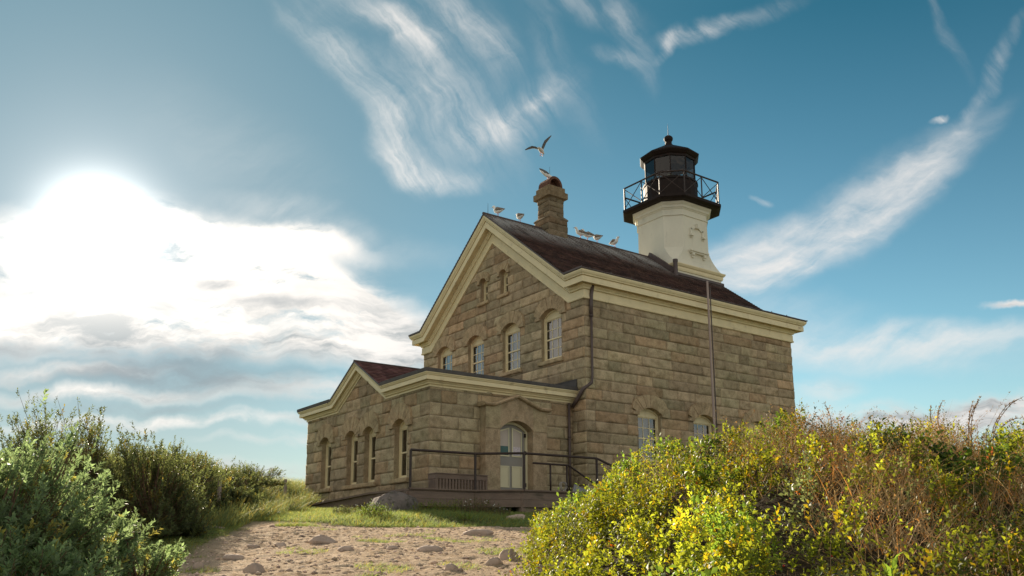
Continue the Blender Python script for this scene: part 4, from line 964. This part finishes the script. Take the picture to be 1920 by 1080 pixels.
# ------------------------------------------------------------------ rocks
def rock(s, d, w, h, label, mt='rock', seed=0, name='rock', sink=.42, dep=.8, group='rocks in the sandy path', cat='rock'):
    rn = np.random.default_rng(seed+100); x, y = W2(s, d); z = gz(x, y)
    n1, n2 = 22, 14; V = []
    ax = rn.normal(0, 1, (10, 3)); ax /= np.linalg.norm(ax, axis=1)[:, None]; lim = rn.uniform(.62, .95, 10)
    ang = rn.uniform(0, 6)
    for j in range(n2+1):
        for i in range(n1):
            t = math.pi*j/n2; ph = 2*math.pi*i/n1; v = np.array([math.sin(t)*math.cos(ph), math.sin(t)*math.sin(ph), math.cos(t)])
            r = min([1.0]+[lim[k]/max(v@ax[k], 1e-3) for k in range(10)]); r *= 1+.05*math.sin(5*ph+seed)+.03*math.sin(9*ph+4*t)+rn.normal(0, .018)
            V.append(v*r)
    V = np.array(V); V[:, 0] *= w/2; V[:, 1] *= w/2*dep; V[:, 2] *= h
    c, s_ = math.cos(ang), math.sin(ang)
    bas = np.stack([RH, FH, [0, 0, 1]]); V = V@bas
    V += np.array([x, y, z+h*(1-sink)-h*.5])
    i = np.arange((n2+1)*n1).reshape(n2+1, n1); j = np.roll(i, -1, 1)
    F = np.stack([i[:-1], i[1:], j[1:], j[:-1]], -1).reshape(-1, 4)
    o = np_mesh(name, V, F, M[mt], smooth=True); tag(o, label, cat, group); return o
def pxd(px, py):
    d = 1.007/(.083+(py-1025)/1609.); return (px-960)/1609.*d*.985, d
ROCKS = [(605, 1013, 52, 18, 'flat pale rock lying alone in the middle of the sandy path'), (478, 1072, 44, 18, 'rounded brown rock at the bottom edge of the sandy path'), (376, 1063, 24, 16, 'small upright rock in grass beside the left bush'),
         (968, 981, 40, 13, 'smooth light rock near the turf right of the path, below the deck'), (957, 1050, 42, 24, 'pale rock against the foot of the right thicket'), (803, 1036, 52, 14, 'low flat rock with a shadow right of the path centre'),
         (651, 1033, 34, 10, 'thin flat stone in the sand right below the lone flat rock'), (897, 1003, 60, 12, 'long low rock ledge with turf around it at the right of the path'), (845, 1074, 36, 16, 'brown stone at the bottom edge of the path, right of centre'),
         (440, 1037, 38, 13, 'dark flat rock in the left half of the path'), (475, 1020, 26, 9, 'small stone, the left one of a pair in the upper left path'), (525, 1018, 22, 8, 'small stone, the right one of a pair in the upper left path'),
         (408, 995, 28, 6, 'thin dark slab at the far left end of the path'), (925, 1062, 34, 16, 'sunlit stone left of the pale rock by the thicket'), (735, 1034, 24, 8, 'tiny flat pebble stone in the middle of the path')]
for k, (px, py, w, h, lab) in enumerate(ROCKS):
    s, d = pxd(px, py); rock(s, d, w/1609*d*1.05, h/1609*d*.85, lab, seed=k)
s, d = pxd(734, 970); rock(s, d+.4, 88/1609*d*1.1, 0.46, 'large rounded grey boulder in front of the ramp', 'boulder', seed=31, name='boulder', group=None, sink=.34, cat='boulder')
# loose pebbles
def pebbles(n=5200):
    rn = np.random.default_rng(5); S = rn.uniform(-4.6, 1.2, n*3); D = rn.uniform(7.5, 17.5, n*3); k = (path_mask(S, D) > .5) & (mound_top(S, D) < .05); S, D = S[k][:n], D[k][:n]; n = len(S)
    X, Y = W2(S, D); Z = ground_sd(S, D); r = rn.gamma(2.0, .006, n)+.005
    o8 = np.array([(1, 0, 0), (0, 1, 0), (-1, 0, 0), (0, -1, 0), (0, 0, .6), (0, 0, -.6)]); V = (np.stack([X, Y, Z+r*.15], -1)[:, None, :]+(o8[None]*(1+rn.normal(0, .18, (n, 6, 1))))*r[:, None, None]).reshape(-1, 3)
    f = np.array([(0, 1, 4), (1, 2, 4), (2, 3, 4), (3, 0, 4), (1, 0, 5), (2, 1, 5), (3, 2, 5), (0, 3, 5)]); F = (np.arange(n)[:, None, None]*6+f).reshape(-1, 3)
    v = rn.uniform(.55, 1.35, n); T = np.repeat(np.stack([v, v*rn.uniform(.92, 1.03, n), v*rn.uniform(.88, 1.03, n)], -1), 6, 0)
    o = np_mesh('pebbles', V, F, mat('pebble_stone', (.48, .36, .28), .85, .2, 20, tint=True), tint=T, smooth=True); tag(o, kind='stuff', label='loose pebbles scattered over the sandy path', cat='pebbles')
pebbles()

# ------------------------------------------------------------------ plants
def unit(v): return v/(np.linalg.norm(v, axis=-1, keepdims=True)+1e-9)
def leaf_geo(P, D, N, L, Wd, fold=.18):
    """P base, D direction, N normal -> folded five point leaves"""
    D = unit(D); S = unit(np.cross(D, N)); N = np.cross(S, D)
    L = L[:, None]; Wd = Wd[:, None]
    a = P; t = P+D*L-N*L*.12; l = P+D*L*.5+S*Wd*.5+N*Wd*fold; r = P+D*L*.5-S*Wd*.5+N*Wd*fold; m = P+D*L*.55
    V = np.stack([a, l, t, r, m], 1).reshape(-1, 3); n = len(P)
    f = np.array([(0, 1, 4), (1, 2, 4), (2, 3, 4), (3, 0, 4)]); F = (np.arange(n)[:, None, None]*5+f).reshape(-1, 3)
    return V, F
def blade_geo(P, D, L, w, bend, nseg=3, rn=RNG):
    """thin curved strips"""
    n = len(P); D = unit(D); side = unit(np.cross(D, rn.normal(0, 1, (n, 3)))); V = []
    bd = np.zeros((n, 3)); bd[:, :2] = bend
    for i in range(nseg+1):
        t = i/nseg; p = P+D*(L*t)[:, None]+bd*(L*t*t)[:, None]; p[:, 2] -= np.linalg.norm(bend, axis=1)*L*t*t*.35
        ww = (w*(1-t*.85))[:, None]*.5
        V.append(p-side*ww); V.append(p+side*ww)
    V = np.stack(V, 1).reshape(-1, 3); k = 2*(nseg+1)
    f = np.array([(2*i, 2*i+1, 2*i+3, 2*i+2) for i in range(nseg)]); F = (np.arange(n)[:, None, None]*k+f).reshape(-1, 4)
    return V, F, k
def tints(n, per, rn, base=(1, 1, 1), lo=.6, hi=1.3, yel=.12, red=0.0):
    v = rn.uniform(lo, hi, n); T = np.stack([v*base[0], v*base[1], v*base[2]], -1)
    k = rn.random(n); T[k < yel] *= (1.7, 1.12, .6); T[(k > 1-red)] *= (2.4, .55, .4)
    return np.repeat(T, per, 0)
def sprigs(B, A, L, nl, leafL, leafW, rn, spread=.8, tip_bias=0.0):
    """leaves set spirally round twigs: B base, A axis, L length"""
    n = len(B); A = unit(A); ref = unit(rn.normal(0, 1, (n, 3))); u = unit(np.cross(A, ref)); v = np.cross(A, u)
    P, D, N, ll, lw = [], [], [], [], []
    ph0 = rn.uniform(0, 6.28, n)
    for k in range(nl):
        t = (.12+.88*(k+.5)/nl)**(1-tip_bias*.5); th = ph0+k*2.39996
        rad = u*np.cos(th)[:, None]+v*np.sin(th)[:, None]
        sp = spread*(1-.45*t)
        P.append(B+A*(L*t)[:, None]); D.append(A*(1-sp*.55)+rad*sp+rn.normal(0, .12, (n, 3))); N.append(A*.9-rad*.4+rn.normal(0, .25, (n, 3)))
        g_ = rn.uniform(.5, 1.4, n)*(1-.25*t); ll.append(leafL*g_); lw.append(leafW*g_)
    return tuple(np.concatenate(q) for q in (P, D, N, ll, lw))
LM = dict(bay=leaf_mat('bayberry_leaf', (.12, .165, .085), (.36, .49, .19), .46, .5, .3), rose=leaf_mat('thicket_leaf', (.115, .15, .016), (.58, .62, .035), .47, .5, .28),
          grass=leaf_mat('dune_grass_blade', (.13, .17, .065), (.40, .47, .17), .45, .5), dry=leaf_mat('dry_stem', (.40, .275, .14), (.56, .38, .16), .25, .7, .2),
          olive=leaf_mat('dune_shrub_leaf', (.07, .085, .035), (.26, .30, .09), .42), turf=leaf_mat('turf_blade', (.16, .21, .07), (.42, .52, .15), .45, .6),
          milk=leaf_mat('broad_weed_leaf', (.095, .15, .022), (.34, .50, .05), .45, .5, .28), red=leaf_mat('red_fruit', (.55, .05, .02), (.5, .05, .02), .2), rust=leaf_mat('rusty_seed_head', (.26, .10, .03), (.4, .18, .04), .3))
def stems_mesh(name, B, T, r0, r1, mt, parent, rn, sag=.06, tint=None):
    """thin three sided twigs from B to T"""
    n = len(B); mid = (B+T)/2+rn.normal(0, sag, (n, 3))*np.linalg.norm(T-B, axis=1)[:, None]; V = []
    D = unit(T-B); u = unit(np.cross(D, rn.normal(0, 1, (n, 3)))); v = np.cross(D, u)
    for p, r in ((B, r0), (mid, (r0+r1)/2), (T, r1)):
        r = np.broadcast_to(r, n)[:, None]
        for k in range(3): V.append(p+(u*math.cos(2.094*k)+v*math.sin(2.094*k))*r)
    V = np.stack(V, 1).reshape(-1, 3); f = np.array([(3*a+k, 3*a+(k+1) % 3, 3*a+3+(k+1) % 3, 3*a+3+k) for a in (0, 1) for k in range(3)]); F = (np.arange(n)[:, None, None]*9+f).reshape(-1, 4)
    return np_mesh(name, V, F, mt, parent, tint=tint)
def shrub(name, s, d, rx, ry, h, label, nsp, nl, leafL, leafW, lm, seed, group=None, base_drop=0, lobes=7, cat='shrub', up=.7, twL=.22, yel=.08, cut=.45):
    """bush: woody stems fanning from the base, lobed shell of leafy twigs"""
    rn = np.random.default_rng(seed); x, y = W2(s, d); z = gz(x, y)-base_drop; root = empty(name, (x, y, z), label, cat, group); C0 = np.array([x, y, z])
    ld_ = unit(rn.normal(0, 1, (lobes, 3))*(1, 1, .5)+(0, 0, .45)); la = rn.uniform(.10, .30, lobes)
    nc = max(14, nsp//26); cdir = unit(rn.normal(0, 1, (nc*3, 3))); cdir = cdir[cdir[:, 2] > -.1][:nc]; nc = len(cdir)
    cr_ = .74+sum(la[i]*1.15*np.clip(cdir@ld_[i], 0, 1)[:, None]**14 for i in range(lobes))[:, 0]; cr_ *= rn.uniform(.72, 1.10, nc)
    ci_ = rn.integers(0, nc, nsp); n = nsp; sz = rn.uniform(.10, .20, nc)*rn.uniform(.9, 1.2); off = np.clip(rn.normal(0, 1, (n, 3)), -1.5, 1.5)*sz[ci_][:, None]
    bas = np.stack([RH, FH, [0, 0, 1]]); cr_ = np.minimum(cr_, 1.08); E = cdir[ci_]*cr_[ci_][:, None]+off*(.8, .8, .9); E *= (1-cut*.6*rn.random(n)**2.5)[:, None]; E = (E*(rx, ry, h))@bas; Bp = C0+E
    Bp[:, 2] = np.maximum(Bp[:, 2], z+.02)
    A = unit(unit(E)*(1-up)+np.array([0, 0, 1])*up+rn.normal(0, .22, (n, 3))); L = rn.uniform(.6, 1.35, n)*twL
    P, D, N, ll, lw = sprigs(Bp, A, L, nl, leafL, leafW, rn)
    V, F = leaf_geo(P, D, N, ll, lw)
    Ts = tints(n, 1, rn, lo=.6, hi=1.35, yel=yel)*rn.uniform(.75, 1.25, nc)[ci_][:, None]; T = np.repeat(np.tile(Ts, (nl, 1)), 5, 0)*np.repeat(rn.uniform(.8, 1.2, len(P)), 5)[:, None]
    np_mesh('foliage', V, F, lm, root, tint=T)
    k = rn.permutation(n)[:max(60, n//3)]
    st_ = stems_mesh('twigs', C0+(Bp[k]-C0)*rn.uniform(.25, .6, len(k))[:, None]+rn.normal(0, .05, (len(k), 3)), Bp[k]+A[k]*L[k][:, None], .006, .002, M['bark'], root, rn)
    t = rn.normal(0, 1, (26, 3)); t[:, 2] = np.abs(t[:, 2])+.4; t = unit(t)*rn.uniform(.5, .85, (26, 1))*(rx, ry, h); t = t@bas
    stems_mesh('branches', C0+rn.normal(0, .12, (26, 3))*(1, 1, .1), C0+t, .022, .008, M['bark'], root, rn, .1)
    return root
BAY = dict(nl=12, leafL=.056, leafW=.022, lm=LM['bay'])
shrub('bayberry_bush', -3.85, 6.4, 1.02, 1.1, 1.30, 'large pale green bayberry bush filling the lower left foreground', 4600, seed=11, twL=.12, lobes=16, up=.30, cut=.5, **BAY)
shrub('bayberry_bush', -2.95, 6.7, .34, .45, .62, 'low bright bayberry bush spilling onto the path from the large left bush', 620, seed=12, twL=.12, lobes=8, up=.5, **BAY)
shrub('bayberry_bush', -3.15, 5.5, .60, .55, .62, 'dim bayberry bush in the very corner at lower left', 900, seed=13, twL=.13, lobes=8, up=.5, **BAY)
OL = dict(nl=11, leafL=.060, leafW=.024, lm=LM['olive'])
for k, (s, d, rx, ry, h, lab) in enumerate([(-6.15, 12.6, .8, .9, 1.70, 'tall dark dune shrub just right of the foreground bayberry'), (-5.45, 13.2, .60, .8, 1.62, 'tall loose dune shrub, highest of the row left of the sandy patch'), (-7.2, 13.4, 1.2, 1.1, 1.45, 'dark dune shrub half hidden behind the left foreground bush'),
                                        (-5.25, 13.6, .6, .7, .85, 'rounded green shrub at the foot of the tall dune shrubs'), (-6.7, 16.5, 1.0, 1.1, 1.15, 'olive shrub on the dune crest above the sandy patch'), (-6.0, 15.5, .6, .7, .85, 'low olive shrub below the crest, left of the sandy patch'),
                                        (-7.2, 19.0, .9, 1.1, .80, 'low olive shrub on the dune crest, middle of the slope'), (-7.1, 21.5, .9, 1.2, .62, 'rounded olive shrub on the crest, second from the annex'), (-7.6, 24.5, 1.0, 1.3, .50, 'furthest olive shrub on the dune crest before the annex'), (-6.4, 19.8, .6, .8, .42, 'small shrub on the grassy slope below the dune crest')]):
    shrub('dune_shrub', s, d, rx, ry, h, lab, 1300 if k < 3 else 800, seed=40+k, group='shrubs on the dune', twL=.17, lobes=9, up=.5, **OL)

# grasses -----------------------------------------------------------------
def grass(name, n, sfun, Lr, w, mt, label, seed, bend=.5, lo=.55, hi=1.3, yel=.25, cat='grass', vert=1.0):
    rn = np.random.default_rng(seed); S, D = sfun(rn, n); n = len(S); X, Y = W2(S, D); P = np.stack([X, Y, ground_sd(S, D)-.01], -1)
    Dn = rn.normal(0, .33, (n, 3)); Dn[:, 2] = vert; L = rn.uniform(*Lr, n)
    ang = rn.normal(.3, .9, n); bd = np.stack([np.cos(ang), np.sin(ang)], -1)*(rn.uniform(.2, 1, n)*bend)[:, None]
    V, F, k = blade_geo(P, Dn, L, np.full(n, w)*rn.uniform(.7, 1.3, n), bd, 3, rn)
    o = np_mesh(name, V, F, mt, tint=tints(n, k, rn, lo=lo, hi=hi, yel=yel)); tag(o, label, cat, kind='stuff'); return o
def f_dune(rn, n):
    S = rn.uniform(-11.5, -5.2, n*3); D = rn.uniform(11, 34, n*3)
    edge = -4.6-.125*(D-14)+.25*np.sin(D*1.7); ok = (S < edge) & ~((np.abs(S+6.55) < .55) & (np.abs(D-17.9) < 1.1))
    cl = fnoise(S, D, 1.6, 1)+rn.normal(0, .5, len(S)) > -.35; k = ok & cl; return S[k][:n], D[k][:n]
grass('dune_grass', 52000, f_dune, (.22, .52), .010, LM['grass'], 'tall beach grass covering the dune slope left of the building', 61, bend=.75)
def f_turf(rn, n):
    S = rn.uniform(-8.5, 2.6, n*4); D = rn.uniform(16.2, 29.5, n*4); X, Y = W2(S, D)
    k = (path_mask(S, D) < .45) & ~((Y > -5.0) & (X < .0)) & ~((X < 1.1) & (Y > -5.9)) & (S > -4.9-.125*(D-14)-.4) & (mound_top(S, D) < .1) & (rn.random(len(S)) < np.clip(.55+.5*fnoise(S, D, 2.5, 3), .1, 1))
    return S[k][:n], D[k][:n]
grass('turf', 70000, f_turf, (.04, .15), .009, LM['turf'], 'short green turf on the bank before the annex', 62, bend=.9, yel=.18)
def f_path(rn, n):
    S = rn.uniform(-5.6, .9, n*14); D = rn.uniform(6.8, 17.2, n*14)
    t = fnoise(S, D, 3.1, 4)+.5*fnoise(S, D, 8, 5); k = ((path_mask(S, D) < .5) | (t > 1.05)) & (mound_top(S, D) < .08); return S[k][:n], D[k][:n]
grass('path_grass', 30000, f_path, (.025, .085), .007, LM['turf'], 'small tufts of short grass creeping over the sandy path', 63, bend=1.1, yel=.2)

# weeds by the deck and boulder ---------------------------------------------
def weed(s, d, r, h, n, label, seed, lm='milk', nl=10, leafL=.05, leafW=.014, group='weeds in front of the deck', name='weed_clump', yel=.1, flowers=0):
    rn = np.random.default_rng(seed); x, y = W2(s, d); z = gz(x, y); root = empty(name, (x, y, z), label, 'weeds', group)
    a = rn.uniform(0, 6.28, n); q = r*np.sqrt(rn.random(n)); B = np.stack([x+q*np.cos(a), y+q*np.sin(a)*.8, np.full(n, z)], -1)
    A = unit(np.stack([rn.normal(0, .25, n), rn.normal(0, .25, n), np.ones(n)], -1)); L = rn.uniform(.5, 1.1, n)*h*(1-.4*q/r)
    P, D, N, ll, lw = sprigs(B, A, L, nl, leafL, leafW, rn, .9); V, F = leaf_geo(P, D, N, ll, lw); np_mesh('foliage', V, F, LM[lm], root, tint=tints(len(P), 5, rn, yel=yel))
    stems_mesh('stems', B, B+A*L[:, None], .004, .002, M['bark'], root, rn)
    if flowers:
        k = rn.permutation(n)[:flowers]; c = B[k]+A[k]*L[k][:, None]; o8 = np.array([(1, 0, 0), (0, 1, 0), (-1, 0, 0), (0, -1, 0), (0, 0, 1), (0, 0, -1)])*.014
        V = (c[:, None]+o8).reshape(-1, 3); f = np.array([(0, 1, 4), (1, 2, 4), (2, 3, 4), (3, 0, 4), (1, 0, 5), (2, 1, 5), (3, 2, 5), (0, 3, 5)]); np_mesh('flower_heads', V, (np.arange(len(k))[:, None, None]*6+f).reshape(-1, 3), MG['white'], root)
for k, (px, d, r, h, n, lab, lm, fl_) in enumerate([(800, 20.0, .42, .34, 90, 'bright green weeds right of the boulder', 'milk', 0), (845, 19.6, .40, .38, 80, 'bright green weeds before the left half of the deck', 'milk', 0), (893, 19.2, .45, .46, 130, 'dark bushy weeds with seed heads before the middle of the deck', 'olive', 14),
                                            (930, 18.9, .35, .30, 70, 'small dark weeds at the right end of the planting by the deck', 'olive', 6), (703, 18.6, .42, .38, 110, 'white flowering weeds at the left foot of the boulder', 'milk', 34), (650, 19.8, .35, .26, 80, 'dark green weed clump left of the boulder', 'olive', 0),
                                            (757, 17.4, .10, .20, 16, 'single small yellow green plant at the edge of the sand', 'milk', 0), (870, 17.6, .16, .18, 26, 'low yellow weeds on the turf below the deck', 'milk', 0)]):
    weed((px-960)/1609*d, d, r, h, n, lab, 70+k, lm, flowers=fl_)
# two old stakes in the beach grass
for k, (px, d, lab) in enumerate(((413, 19.3, 'short grey wooden stake in the beach grass, left one'), (536, 26.0, 'short brown wooden stake in the beach grass near the annex'))):
    s = (px-960)/1609*d; x, y = W2(s, d); z = gz(x, y); b = MB(); b.tube([(x, y, z-.1), (x+.02, y, z+.3), (x+.03, y, z+.62)], [.05, .05, .045], 7); tag(b.build('wooden_stake', M['pole'], None), lab, 'stake')

# the right-hand thicket ----------------------------------------------------
def thicket():
    rn = np.random.default_rng(90)
    def cover(n, wfun):
        S = rn.uniform(-.1, 7.5, n*3); D = rn.uniform(2.4, 11.5, n*3); m = mound_top(S, D)
        k = (m > .10) & (rn.random(len(S)) < wfun(S, D)) & (np.abs(S) < D*.62+.6); S, D = S[k][:n], D[k][:n]; return S, D
    def top(S, D): return plain(S, D)+mound_top(S, D)
    drywt = lambda S, D: .85*np.clip(.04+.68*sstep(S/np.maximum(D, 1)+.09*fnoise(S, D, 2.8, 5), .24, .46)+.42*sstep(D, 6.4, 7.8)*sstep(S, 1.5, 3.2), 0, .88)*np.clip(sstep(D, 3.6, 5.4), .3, 1)
    lump = lambda S, D: .09*fnoise(S, D, 3.0, 0)+.10*fnoise(S, D, 8.0, 1)
    # leafy sprigs in two sizes
    for name, n, nl, lL, lW, tw, mt, lab, lo_, f in (
            ('thicket_foliage', 8600, 9, .040, .023, .15, 'rose', 'tangled green wild rose and vine leaves covering the right hand mound', .42, lambda S, D: np.clip(1-.93*drywt(S, D), .02, 1)*np.clip(.55+.95*fnoise(S, D, 5.5, 3), .03, 1)),
            ('broad_leaves', 1300, 7, .060, .034, .20, 'milk', 'broader bright green leaves pushing through the right hand thicket', .25, lambda S, D: np.clip(1-drywt(S, D)*1.2, 0.03, 1)*np.clip(.5+.9*fnoise(S, D, 1.7, 2), 0, 1)),
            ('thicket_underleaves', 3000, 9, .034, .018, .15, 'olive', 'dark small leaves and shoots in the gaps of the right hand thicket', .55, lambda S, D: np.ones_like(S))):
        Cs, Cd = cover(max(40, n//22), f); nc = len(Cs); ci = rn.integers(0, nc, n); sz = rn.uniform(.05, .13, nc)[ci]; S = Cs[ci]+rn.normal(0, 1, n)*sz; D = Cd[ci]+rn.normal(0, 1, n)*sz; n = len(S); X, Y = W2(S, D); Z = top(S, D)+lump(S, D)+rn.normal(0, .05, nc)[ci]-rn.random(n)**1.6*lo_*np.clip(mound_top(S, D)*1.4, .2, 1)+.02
        B = np.stack([X, Y, Z], -1); A = unit(np.stack([-FH[0]*.35+rn.normal(0, .45, n), -FH[1]*.35+rn.normal(0, .45, n), np.full(n, .8)], -1)); L = rn.uniform(.5, 1.4, n)*tw
        P, Dn, N, ll, lw = sprigs(B, A, L, nl, lL, lW, rn, .95); V, F = leaf_geo(P, Dn, N, ll, lw)
        pat = np.clip(.85+.4*fnoise(S, D, 1.9, 4), .5, 1.35); Ts = tints(n, 1, rn, lo=.55, hi=1.35, yel=.13, red=.004)*(pat*rn.uniform(.7, 1.3, nc)[ci])[:, None]
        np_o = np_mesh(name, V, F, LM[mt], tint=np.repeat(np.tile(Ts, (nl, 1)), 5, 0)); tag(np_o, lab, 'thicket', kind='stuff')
    # brown stems, everywhere but mostly right and along the crest
    S, D = cover(21000, lambda S, D: drywt(S, D)); n = len(S); X, Y = W2(S, D); Z = top(S, D)+lump(S, D)-.26
    P = np.stack([X, Y, Z], -1); Dn = rn.normal(0, .42, (n, 3)); Dn[:, 2] = .8; L = rn.uniform(.18, .46, n); ang = rn.uniform(0, 6.28, n); bd = np.stack([np.cos(ang), np.sin(ang)], -1)*rn.uniform(.1, .7, n)[:, None]
    V, F, k = blade_geo(P, Dn, L, rn.uniform(.004, .009, n), bd, 4, rn); T = tints(n, k, rn, lo=.45, hi=1.5, yel=.2)
    tag(np_mesh('dry_stems', V, F, LM['dry'], tint=T), 'reddish brown dry stems and grass in the right hand thicket', 'dry stems', kind='stuff')
    # fine dry leaves on the brown part
    S, D = cover(7500, lambda S, D: drywt(S, D)**1.3); n = len(S); X, Y = W2(S, D); Z = top(S, D)+lump(S, D)-rn.random(n)*.25; B = np.stack([X, Y, Z], -1)
    A = unit(np.stack([rn.normal(0, .5, n), rn.normal(0, .5, n), np.full(n, .8)], -1)); Pq, Dq, Nq, ll, lw = sprigs(B, A, rn.uniform(.08, .2, n), 8, .024, .009, rn, .8); V, F = leaf_geo(Pq, Dq, Nq, ll, lw)
    tag(np_mesh('dry_leaves', V, F, LM['dry'], tint=tints(len(Pq), 5, rn, lo=.5, hi=1.5, yel=.3)), 'small withered leaves among the dry stems of the right hand thicket', 'dry leaves', kind='stuff')
    # red rose hips
    S, D = cover(130, lambda S, D: np.clip(1-drywt(S, D), .1, 1)); n = len(S); X, Y = W2(S, D); c = np.stack([X, Y, top(S, D)+lump(S, D)-rn.random(n)*.12], -1)
    o8 = np.array([(1, 0, 0), (0, 1, 0), (-1, 0, 0), (0, -1, 0), (0, 0, 1), (0, 0, -1)])*.009; V = (c[:, None]+o8).reshape(-1, 3); f = np.array([(0, 1, 4), (1, 2, 4), (2, 3, 4), (3, 0, 4), (1, 0, 5), (2, 1, 5), (3, 2, 5), (0, 3, 5)])
    tag(np_mesh('red_hips', V, (np.arange(n)[:, None, None]*6+f).reshape(-1, 3), LM['red'], tint=np.ones((n*6, 3)), smooth=True), 'tiny red hips and berries dotted through the green thicket', 'berries', kind='stuff')
    # wispy seeded stalks on the skyline
    S = np.concatenate([rn.uniform(2.0, 5.6, 420), rn.uniform(1.0, 2.6, 110)]); D = rn.uniform(7.4, 8.8, len(S)); n = len(S); X, Y = W2(S, D); P = np.stack([X, Y, top(S, D)-.1], -1)
    Dn = rn.normal(0, .28, (n, 3)); Dn[:, 2] = 1; L = rn.uniform(.18, .32, n)+.34*rn.random(n)**3; ang = rn.uniform(0, 6.28, n); bd = np.stack([np.cos(ang), np.sin(ang)], -1)*rn.uniform(.3, 1.2, n)[:, None]
    V, F, k = blade_geo(P, Dn, L, np.full(n, .0045), bd, 4, rn); T = tints(n, k, rn, lo=.5, hi=1.2)
    Dn = unit(Dn); m = 14; i = np.repeat(np.arange(n), m); t = rn.uniform(.35, 1, n*m)
    c = P[i]+Dn[i]*(L[i]*t)[:, None]; c[:, :2] += bd[i]*(L[i]*t*t)[:, None]; c[:, 2] -= np.linalg.norm(bd[i], axis=1)*L[i]*t*t*.35
    V2, F2 = leaf_geo(c, Dn[i]*.8+rn.normal(0, .45, (n*m, 3)), rn.normal(0, 1, (n*m, 3)), rn.uniform(.012, .028, n*m), rn.uniform(.004, .008, n*m))
    o = np_mesh('seeded_stalks', V2, F2, LM['dry'], tint=tints(n*m, 5, rn, lo=.4, hi=1.1)); tag(o, 'wispy seed stalks standing on the crest of the thicket against the sky', 'seed stalks', kind='stuff')
    o = np_mesh('stalk_stems', V, F, LM['dry'], tint=T); tag(o, 'thin bare stems carrying seeds above the thicket crest', 'seed stalks', kind='stuff')
thicket()
def tall_weed(s, d, h, label, seed, lm='milk', nl=14, leafL=.11, leafW=.028, ns=3, spread=.85, lean=(0, 0), name='leafy_weed', lift=0.0, cat='weed', seedy=False):
    rn = np.random.default_rng(seed); x, y = W2(s, d); z = float(plain(s, d)+mound_top(s, d))-.15+lift; root = empty(name, (x, y, z), label, cat)
    n = ns; B = np.array([x, y, z])+rn.normal(0, .03, (n, 3))*(1, 1, 0); A = unit(np.stack([lean[0]+rn.normal(0, .22, n), lean[1]+rn.normal(0, .22, n), np.ones(n)], -1)); L = rn.uniform(.8, 1.1, n)*h
    P, D, N, ll, lw = sprigs(B, A, L, nl, leafL, leafW, rn, spread); V, F = leaf_geo(P, D, N, ll, lw); np_mesh('foliage', V, F, LM[lm], root, tint=tints(len(P), 5, rn, lo=.8, hi=1.3, yel=.1))
    stems_mesh('stems', B, B+A*L[:, None], .006, .003, LM[lm] if not seedy else M['bark'], root, rn, tint=np.ones((n*9, 3)))
    return root
tall_weed(1.08, 3.75, .30, 'leafy weed with long pointed leaves at the bottom edge of the thicket, right of centre', 1, ns=3, lift=.10)
tall_weed(.08, 5.6, .22, 'small fern leaved sprout leaning left from the foot of the thicket over the sand', 2, ns=3, lean=(-.7, -.9), leafL=.09, leafW=.022, lift=.12)
tall_weed(2.35, 7.8, .42, 'upright pale green spire on the thicket crest before the stone wall', 3, ns=1, nl=60, leafL=.035, leafW=.010, spread=.9)
tall_weed(1.80, 4.2, .26, 'leafy weed with long leaves near the bottom of the thicket, further right', 4, ns=3, lift=.06, leafL=.09)
tall_weed(1.25, 3.9, .22, 'rusty orange seed heads low in the green thicket', 5, lm='rust', ns=9, nl=46, leafL=.012, leafW=.007, spread=.9, lift=.10, name='rusty_weed')
tall_weed(.75, 3.6, .18, 'dull rust brown seed heads at the bottom edge of the thicket', 6, lm='rust', ns=8, nl=40, leafL=.012, leafW=.007, lift=.12, name='rusty_weed')
def curled_stalk(s, d, h, lean, curl, label, seed):
    rn = np.random.default_rng(seed); x, y = W2(s, d); z = float(plain(s, d)+mound_top(s, d))-.05; root = empty('seed_stalk', (x, y, z), label, 'seed stalk')
    st_ = MB(); allP, allD = [], []
    for j in range(3):
        a = lean+rn.normal(0, .28); hh = h*rn.uniform(.7, 1.05); pts = []; p = np.array([x, y, z])+RH*rn.normal(0, .02)
        for i in range(13):
            pts.append(p); ang = a+curl*(i/12)**2*rn.uniform(.9, 1.1); p = p+(RH*math.sin(ang)+FH*.12*math.sin(i*.9+seed)+np.array([0, 0, math.cos(ang)]))*hh/12
        st_.tube(pts, [.0035]*12+[.0015], 4)
        for i in range(3, 13):
            for q in range(6): allP.append(pts[i]+rn.normal(0, .004, 3)); allD.append(pts[i]-pts[i-1]+rn.normal(0, .6, 3)*np.linalg.norm(pts[i]-pts[i-1]))
    st_.build('stems', M['bark'], root); n = len(allP); V, F = leaf_geo(np.array(allP), np.array(allD), rn.normal(0, 1, (n, 3)), rn.uniform(.014, .036, n), rn.uniform(.005, .010, n)); np_mesh('seed_heads', V, F, LM['dry'], root, tint=tints(n, 5, rn, lo=.4, hi=1.0))
for k, (s, h, a, c, lab) in enumerate([(4.02, .50, -.25, .9, 'tall curling seed stalk, left one of the three highest on the skyline'), (4.22, .56, .05, .7, 'tallest curling seed stalk on the skyline'), (4.40, .58, .35, 1.0, 'tall seed stalk leaning right on the skyline'), (2.95, .36, -.5, -.5, 'thin forked stalk leaning left near the corner of the stone wall'), (4.9, .34, .9, .6, 'low arching stalk at the far right of the skyline')]):
    curled_stalk(s, 7.9, h, a, c, lab, 10+k)
